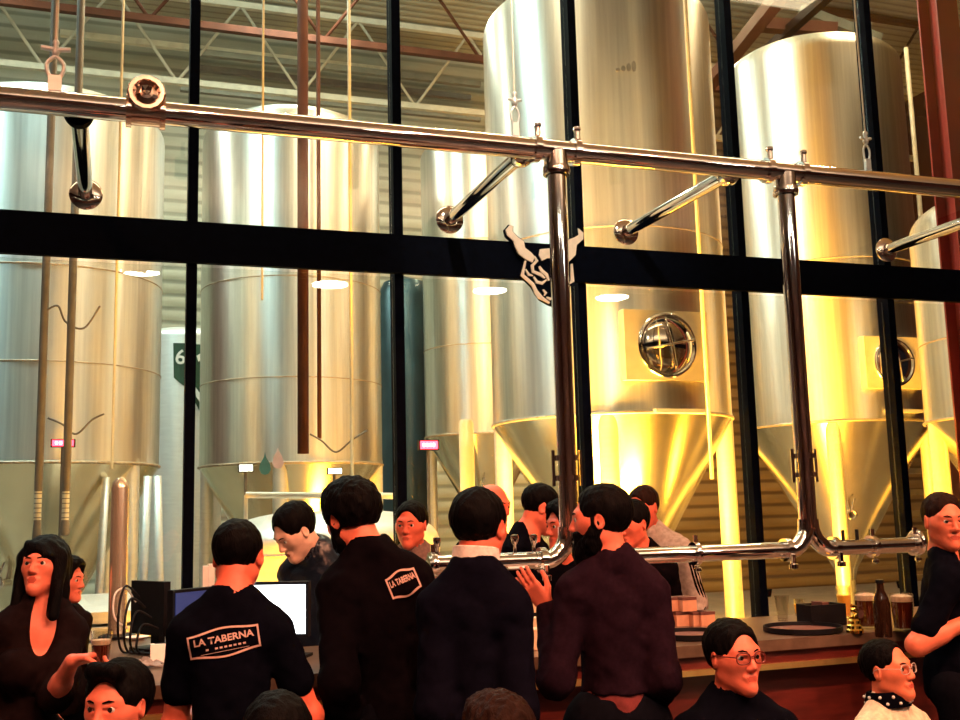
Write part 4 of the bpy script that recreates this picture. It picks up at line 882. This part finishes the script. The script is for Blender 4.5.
def on_back(pr, bm, u0, v0, tilt, sc, off, name, m, par, thick=.0):
    me = pr['garment'].data; tree = BVHTree.FromPolygons([v.co for v in me.vertices], [p.vertices for p in me.polygons]); U = pr['U']; R = U.to_3x3()
    ca, sa = math.cos(tilt), math.sin(tilt)
    for v in bm.verts:
        x, y = v.co.x*sc, v.co.y*sc; x, y = x*ca-y*sa, x*sa+y*ca; ex = v.co.z
        o = U @ Vector((u0+x, -.6, v0+y)); hit = tree.ray_cast(o, R @ Vector((0, 1, 0)))
        v.co = (hit[0] if hit[0] is not None else U @ Vector((u0+x, -.14, v0+y)))+R @ Vector((0, -off-ex, 0))
    return obj(name, bm, m, par)
def badge(pr, u0, v0, w, h, tilt, text, sub, parent):
    cols = (M['badge'],)*3
    fr = B(); N_ = 20
    def edge(r):
        P = []
        for i in range(N_+1): t_ = -1+2*i/N_; P.append((t_*w/2*r, h/2*r+.006*math.cos(t_*PI)*1))
        for i in range(1, 8): t_ = 1-2*i/8; P.append((w/2*r, t_*h/2*r))
        for i in range(N_+1): t_ = 1-2*i/N_; P.append((t_*w/2*r, -h/2*r-.006*math.cos(t_*PI)))
        for i in range(1, 8): t_ = -1+2*i/8; P.append((-w/2*r, t_*h/2*r))
        return P
    a, b = edge(1.0), edge(1.0); k = len(a)
    A_ = [fr.verts.new((x, y, 0)) for x, y in a]; B_ = [fr.verts.new((x-math.copysign(.0058, x)*(1 if abs(x) > w*.3 else abs(x)/(w*.3)), y-math.copysign(.0058, y)*(1 if abs(y) > h*.25 else abs(y)/(h*.25)), 0)) for x, y in b]
    for i in range(k): fr.faces.new((A_[i], A_[(i+1) % k], B_[(i+1) % k], B_[i]))
    lb = on_back(pr, fr, u0, v0, tilt, 1, .005, 'printed_badge', M['badge'], parent)
    bm = text_mesh(text, h*.36, 0, .0008); ww = max(v.co.x for v in bm.verts)-min(v.co.x for v in bm.verts)
    for v in bm.verts: v.co.x *= w*.84/ww; v.co.y += h*.02
    bmesh.ops.triangulate(bm, faces=bm.faces[:]); on_back(pr, bm, u0, v0, tilt, 1, .0055, 'lettering', M['badge'], lb)
    if sub:
        bm = B()
        for i in range(9): 
            if i == 1: continue
            x = -w*.26+i*w*.065; vs_ = [bm.verts.new((x+dx, -h*.22+dy, 0)) for dx, dy in ((0, 0), (w*.04, 0), (w*.04, h*.07), (0, h*.07))]; bm.faces.new(vs_)
        vs_ = [bm.verts.new((-w*.34+i*w*.034, -h*.33, 0)) for i in range(21)]; v2 = [bm.verts.new((-w*.34+i*w*.034, -h*.345, 0)) for i in range(21)]
        for i in range(20): bm.faces.new((v2[i], v2[i+1], vs_[i+1], vs_[i]))
        on_back(pr, bm, u0, v0, tilt, 1, .0055, 'small_print', M['badge'], lb)
    return lb
M['badge'] = mat('pinkish_shirt_print', (.62, .40, .36), .7, 0, .12, 60)
BLK = cloth('black_cotton', (.0018, .002, .005)); BLK2 = cloth('faded_black_cotton', (.003, .0018, .003)); NAVY = cloth('black_suit_wool', (.0028, .0026, .007), sc=80); PLUM = cloth('dark_plum_knit', (.014, .0055, .011), sc=70, bump=.3)
LEATH = mat('dark_blue_leather', (.004, .009, .020), .30, 0, .3, 14, bump=.4, bscale=30, spec=.4); GREYJ = cloth('grey_jacket', (.17, .11, .10)); PALEJ = cloth('pale_cream_jacket', (.78, .62, .46)); GREYT = cloth('pale_grey_tracksuit', (.42, .36, .32)); WINE = cloth('dark_brown_wool', (.009, .0045, .005)); WHITEC = cloth('white_collar_cotton', (.8, .72, .68))
SKM = (.76, .15, .085); PALE = (.82, .19, .115)
# -- left end
pW = person('woman with long dark hair in a black jacket holding a glass at the far left', 44, 567, 4.25, 168, 203, -6, 6, side=-7, top='jacket', tmat=WINE, hair='long', fem=True, width=.66, build=.76, skin=(.84, .21, .13),
            hands={'R': ('down',), 'L': ('px', 72, 661, 3.9, (.95, -.05, .12), (.15, -.35, -.9), .9, (-.3, .2, -1))}, trim='closed', sleeve=1.3)
person('person half hidden behind the long-haired woman, only face and shoulder showing', 66, 580, 5.40, 150, 118, 5, top='sweater', tmat=WINE, hair='thick', width=.72, build=.82, skin=PALE)
pS3 = person('seated dark-haired man with a quiff at the bottom left, cut off at nose level', 117, 706, 3.15, 200, 212, 0, seated=True, top='jacket', tmat=BLK, hair='quiff', skin=PALE)
# -- men standing at the bar, seen from behind
p4 = person('man from behind in a black t-shirt with LA TABERNA printed large on the back', 238, 557, 3.40, 12, 24, 12, top='tee', tmat=BLK, hair='crop', lean=6, width=.80, build=.92, hands={'R': ('px', 300, 704, 3.56, (.2, .8, -.5), (-.6, .1, -.7), .5, (.0, -1, -.1)), 'L': ('fwd',)}, skin=SKM, sleeve=.6)
badge(p4, -.012, .405, .225, .082, math.radians(9), 'LA TABERNA', True, p4['garment'])
p6 = person('tall bearded man from behind in a black sweater with a small badge on the shoulder', 352, 518, 3.60, 8, -26, 16, top='sweater', tmat=BLK2, hair='thick', beard=.5, lean=4, side=-7, build=.90, width=.74, hands={'L': ('side',), 'R': ('down',)}, skin=PALE)
badge(p6, .085, .43, .105, .08, math.radians(14), 'LA TABERNA', False, p6['garment'])
p8 = person('man from behind in a black suit jacket with a white shirt collar', 480, 528, 3.12, 20, 48, 6, top='jacket', tmat=NAVY, hair='short', lean=2, build=.80, width=.63, skin=SKM, trim=WHITEC)
p12 = person('man with a full black beard in a plum sweater gesturing with an open hand', 600, 520, 3.34, 14, -60, 2, top='sweater', tmat=PLUM, hair='short', beard=1.0, hem=.095, tail=cloth('dusty_red_shirt', (.16, .035, .035)), build=.90, width=.76, skin=PALE,
             hands={'L': ('px', 547, 607, 3.46, (-.60, .10, .74), (.55, .65, .35), .22, (-.2, -.3, -1)), 'R': ('down',)})
# -- behind the bar
person('man in a shiny blue-black leather jacket looking down at the lit screen', 295, 531, 4.80, 225, 248, 34, top='jacket', tmat=LEATH, hair='short', lean=8, skin=(.82, .50, .38), trim='closed', scale_fix=1.0)
person('man in a grey jacket behind the bar, facing left beside the tall bearded man', 411, 525, 5.25, 190, 214, 4, top='jacket', tmat=GREYJ, hair='short', skin=SKM, trim='closed')
person('bald man in black behind the man in the suit jacket', 493, 506, 5.48, 165, 150, 8, top='sweater', tmat=BLK, hair='sides', skin=SKM, width=.76, hands={'L': ('side',), 'R': ('side',)})
person('young bartender in a black t-shirt looking down towards the right', 541, 508, 5.17, 140, 102, 22, top='tee', tmat=BLK, hair='crop', skin=PALE, lean=2, width=.76, hands={'L': ('side',), 'R': ('side',)})
person('dark-haired man looking left, mostly hidden by the full black beard in front', 565, 526, 4.76, 230, 262, 4, top='sweater', tmat=BLK2, hair='thick', skin=SKM, width=.72, hands={'L': ('side',), 'R': ('side',)})
person('dark-haired man with a lowered face just right of the bearded gesturing man', 632, 524, 4.86, 215, 246, 12, top='sweater', tmat=BLK2, hair='short', skin=SKM, width=.72, hands={'L': ('side',), 'R': ('side',)})
p13 = person('man in a pale grey tracksuit with dark sleeve stripes, behind the tap rail', 643, 508, 5.28, 238, 240, 10, lean=9, top='jacket', tmat=GREYT, hair='crop', hmat=MHAIRB, skin=SKM, trim='closed', width=1.0)
for a in p13['arms']:
    for k in (-1, 0, 1):
        sh, el, wr = a[0], a[1], a[2]; d = (el-sh).normalized(); v_ = Vector((a[7], .35*-a[7], 0)); o_ = (v_-d*d.dot(v_)).normalized(); sd = d.cross(o_)
        o2 = (o_+sd*k*.30).normalized()
        obj('sleeve_stripe', tube(B(), bez([sh+o2*.064, sh*.5+el*.5+o2*.063, el+o2*.060, el*.4+wr*.6+o2*.050], 5), .007, 8), BLK, p13['garment'], 60)
# -- right side
person('seated man in black with square glasses looking right', 734, 657, 3.08, 185, 176, -2, seated=True, top='jacket', tmat=BLK, hair='short', glasses=('red_brown', (.16, .02, .015), .0024), skin=PALE, build=1.06, width=.95, trim='closed')
p15 = person('seated man in a pale cream jacket with a spotted dark scarf and thin glasses', 888, 670, 3.22, 165, 160, -6, seated=True, top='jacket', tmat=PALEJ, hair='receding', glasses=('silver', (.6, .5, .45), .0016), skin=(.86, .22, .11), build=1.02, width=.9, trim='closed')
person('man in a tight black t-shirt at the right edge with a bent bare arm', 944, 521, 3.5, 128, 196, 4, top='tee', tmat=BLK, hair='crop', hmat=MHAIRB, skin=(.82, .20, .11), build=1.04, width=.92, sleeve=.72, hands={'R': ('px', 975, 618, 3.36, (.9, .1, .25), (.2, .9, 0), .7, (-.5, .1, -1)), 'L': ('fwd',)})
person('seated person at the bottom edge below the lettered t-shirt, only hair showing', 278, 742, 2.6, 10, 18, 0, seated=True, top='jacket', tmat=BLK, hair='short', trim='closed')
person('seated person with dark reddish hair at the bottom edge below the suit jacket', 497, 746, 2.45, 5, -8, 0, seated=True, top='jacket', tmat=BLK, hair='thick', hmat=MHAIRB, trim='closed')
# spotted scarf
U_, Hd_ = p15['U'], p15['Hd']; nk = U_ @ Vector((0, -.005, .50)); d_ = (Hd_ @ Vector((0, -.022, -.055)))-nk
sc = obj('scarf', lathe(B(), [(.066, -.03), (.088, -.03), (.092, .0), (.080, .032), (.068, .03), (.066, -.03)], 40, along(nk+d_*.55, d_)), BLK, p15['root'], 60)
bm = B()
for i in range(22):
    a = i*2*PI/11+(.28 if i % 2 else 0); z = .014 if i % 2 else -.012; mx = along(nk+d_*.55, d_); q = mx @ Vector((.091*math.cos(a), .091*math.sin(a), z)); bmesh.ops.create_icosphere(bm, subdivisions=2, radius=.0065, matrix=Matrix.Translation(q))
obj('scarf_spots', bm, M['white'], sc, 180)
# glass in the woman's hand
aw = [a for a in pW['arms'] if a[6]][0]; g0 = (pW['inv'].inverted() @ (aw[2]+aw[3]*.10+aw[4]*.035))
t = thing('small_glass', 'short clear glass with a dark drink held by the long-haired woman', 'glass', (g0.x, g0.y, g0.z-.01)); T = Tm(g0.x, g0.y, g0.z-.01)
wobj('glass_wall', lathe(B(), [(0, 0), (.026, 0), (.036, .125), (.034, .125), (.0245, .006), (0, .006)], 28, T), M['tumbler'], t, 50)
wobj('drink', lathe(B(), [(0, .008), (.0235, .008), (.0295, .078), (0, .078)], 28, T), M['beer'], t, 50)
wobj('foam', lathe(B(), [(0, .0785), (.0295, .0785), (.031, .094), (0, .095)], 28, T), M['foam'], t, 50)
# stools under the seated people
def stool(label, r):
    s = r.scale.x; t = thing('bar_stool', label, 'stool', (r.location.x, r.location.y, 0), r.rotation_euler.z, 'low stools under the seated guests'); h = .352*s+r.location.z
    obj('seat', lathe(B(), [(0, h-.04), (.15, h-.04), (.165, h-.03), (.165, h-.012), (.15, h-.003), (0, h-.003)], 32), M['wood'], t, 40)
    for sx in (-1, 1):
        for sy in (-1, 1): obj('leg', tube(B(), [(sx*.11, sy*.11, 0), (sx*.085, sy*.085, h-.041)], .014, 10), M['black_metal'], t, 60)
for o, lab in zip([o for o in C.objects if o.get('category') == 'person' and 'seated' in o['label']], ('low round stool under the seated man with a quiff', 'low round stool under the seated man in square glasses', 'low round stool under the seated man in the pale cream jacket', 'low round stool under the short-haired person at the bottom edge', 'low round stool under the reddish-haired person at the bottom edge')): stool(lab, o)
M['chrome_fill_glow'] = emit('chrome_fill_diffuser', (1, .8, .5), 7)
# ------------------------------------------------------------------ lights
def area(name, loc, target, size, power, col, sy=None, spread=PI):
    ld = bpy.data.lights.new(name, 'AREA'); ld.energy = power; ld.color = col; ld.size = size; ld.spread = spread
    if sy: ld.shape = 'RECTANGLE'; ld.size_y = sy
    o = bpy.data.objects.new(name, ld); C.objects.link(o); o.location = loc
    o.rotation_euler = (Vector(target)-Vector(loc)).to_track_quat('-Z', 'Y').to_euler(); return o
def spot(name, loc, target, power, col, ang=60, blend=.6, rad=.08):
    ld = bpy.data.lights.new(name, 'SPOT'); ld.energy = power; ld.color = col; ld.spot_size = math.radians(ang); ld.spot_blend = blend; ld.shadow_soft_size = rad
    o = bpy.data.objects.new(name, ld); C.objects.link(o); o.location = loc
    o.rotation_euler = (Vector(target)-Vector(loc)).to_track_quat('-Z', 'Y').to_euler(); return o
COOL, WHITE, WARM, AMBER, RED = (.60, .95, 1.0), (.92, 1, .86), (1, .66, .34), (1, .41, .03), (1, .36, .18)
# hall lamps hang under the roof
for i, (x, y, p, c) in enumerate(((-4.5, 7.6, 351, COOL), (-1.2, 8.8, 351, COOL), (2.4, 7.3, 310, (1, .86, .60)), (4.2, 9.0, 351, WARM), (8.6, 8.6, 324, WARM), (-3.0, 13.6, 405, WHITE), (2.2, 13.6, 351, WHITE), (7.6, 13.6, 270, WARM))):
    t = thing('hall_lamp', ('long hall lamp hung high under the hall roof'), 'lamp', (x, y, 9.3), 0, 'lamps under the hall roof')
    obj('lamp_housing', bevel(box(B(), -.75, .75, -.12, .12, .0, .12), .01), M['steel_dark'], t); obj('diffuser', box(B(), -.72, .72, -.10, .10, -.02, -.001), M['hallglow'], t)
    for s in (-1, 1): obj('suspension_rod', tube(B(), [(s*.6, 0, .12), (s*.6, 0, .9)], .012, 8), M['greypipe'], t)
    area('roof_fill_light', (x, y, 9.46), (x, y, 20), 1.2, p*.60, (.84, 1, .86), .2)  # added upward fill, brightens the roof deck and upper wall
    area('hall_lamp_light', (x, y, 9.26), (x, y, 0), 1.4, p*.74, c, .2)
# amber floor lamps washing the tank cones
for i, (px, d, tgt, p, ang) in enumerate(((592, 7.5, (612, 470, 8.4), 3200, 85), (690, 7.6, (650, 440, 8.6), 1100, 95), (800, 9.2, (835, 450, 11.2), 1300, 85), (900, 8.0, (985, 430, 8.6), 600, 90), (255, 6.25, (262, 560, 7.2), 420, 120), (405, 6.25, (400, 560, 7.2), 420, 120), (388, 10.6, (370, 400, 11.6), 420, 80), (765, 8.6, (740, 380, 11), 900, 90), (766, 14.2, (740, 520, 18), 500, 120), (904, 15.0, (850, 520, 18), 700, 120), (560, 14.5, (560, 520, 18), 300, 110))):
    q = atd(px, 600, d); z = .55; tg = atd(*tgt)
    t = thing('floor_lamp', 'amber floor spotlight washing a tank cone, hidden low behind the bar', 'lamp', (q.x, q.y, 0), 0, 'amber spotlights on the hall floor')
    obj('stand', lathe(B(), [(0, 0), (.12, 0), (.12, .02), (.03, .04), (.03, z-.16), (0, z-.16)], 20), M['black_metal'], t, 40)
    obj('lamp_head', lathe(B(), [(0, z-.155), (.07, z-.15), (.09, z-.05), (.08, z-.05), (.06, z-.12), (0, z-.12)], 20), M['black_metal'], t, 40)
    if i in (1, 2, 3, 5): area('amber_fill_light', (q.x, q.y, z+.02), tg, .6, 115, AMBER)  # added area fill, puts golden reflections on the steel
    spot('floor_lamp_light', (q.x, q.y, z), tg, p, AMBER if i not in (0,) else (1, .52, .09), ang, .6, .3)
# pendants in the taproom, seen mirrored in the panes
for i, (px, py, w) in enumerate(((140, 272, 36), (330, 285, 32), (490, 291, 34), (612, 298, 34), (905, 318, 26))):
    q = atd(px, py, 1); Yr = -1.3; d = ray(px, py); Q = CAM+d*((2*YG-Yr)/d.y); W = .2
    t = thing('pendant_lamp', 'wide taproom pendant lamp hanging behind the viewer', 'lamp', (Q.x, Yr, Q.z), 0, 'taproom pendants')
    obj('shade', lathe(B(), [(.03, .16), (.05, .15), (.24, .02), (.25, 0), (.235, .005), (.04, .13), (.03, .16)], 32), M['black_metal'], t, 40)
    obj('diffuser', lathe(B(), [(0, -.02), (.16, -.015), (.22, .0), (.22, .01), (0, .012)], 32), M['lampglow'], t, 40)
    area('ceiling_fill_light', (Q.x, Yr, Q.z+.18), (Q.x, Yr+.4, 9), .3, 110, (1, .8, .6))  # added upward fill, a brighter ceiling for the chrome to reflect
    obj('cord', tube(B(), [(0, 0, .16), (0, 0, 5.59-Q.z)], .006, 8), M['black'], t)
# long glowing strips added on the taproom ceiling to brighten the chrome
for i, x in enumerate((-2.2, .8, 3.8)):
    t = thing('chrome_fill_strip', 'long warm glowing strip added on the taproom ceiling above the bar', 'lamp', (x, 4.95, 5.5), 0, 'added glow strips on the taproom ceiling')
    obj('tray', bevel(box(B(), -1.3, 1.3, -.14, .14, .0, .0995), .01), M['white'], t); obj('diffuser', box(B(), -1.25, 1.25, -.12, .12, -.015, -.001), M['chrome_fill_glow'], t)  # tray and diffuser of the added glow strip
# red-orange stage spots on the taproom ceiling
for x, y, tx, ty, p in ((-1.5, .4, .0, 4.0, 520), (.6, .2, .9, 3.4, 520), (2.4, .3, 1.8, 3.5, 600), (4.6, .4, 2.6, 3.0, 600), (5.2, 1.2, 3.6, 3.2, 520)):
    t = thing('ceiling_spot', 'red stage spotlight on the taproom ceiling', 'lamp', (x, y, 5.3), 0, 'taproom ceiling spotlights')
    obj('can', lathe(B(), [(0, .12), (.08, .12), (.08, -.08), (.07, -.08), (.07, .1), (0, .1)], 20), M['black_metal'], t, 40); obj('bracket', box(B(), -.02, .02, -.02, .02, .1205, .3), M['black_metal'], t)
    spot('ceiling_spot_or_fill_light', (x, y, 5.2), (tx, ty, 1.2), p, RED, 62)
spot('ceiling_spot_or_fill_light', (1.4, 2.4, 5.2), EP(400, 380), 420, (1, .8, .6), 30)  # added fill spot that brightens the emblem, without a fixture
w = bpy.data.worlds.new('dim_world'); bpy.context.scene.world = w; w.use_nodes = True
w.node_tree.nodes['Background'].inputs['Color'].default_value = (.05, .04, .04, 1); w.node_tree.nodes['Background'].inputs['Strength'].default_value = .2
vs = bpy.context.scene.view_settings; vs.view_transform = 'Standard'; vs.look = 'None'; vs.gamma = 1; vs.exposure = .12; vs.use_curve_mapping = False
bpy.context.scene.cycles.max_bounces = 8; bpy.context.scene.cycles.transparent_max_bounces = 12; bpy.context.scene.cycles.sample_clamp_indirect = 6
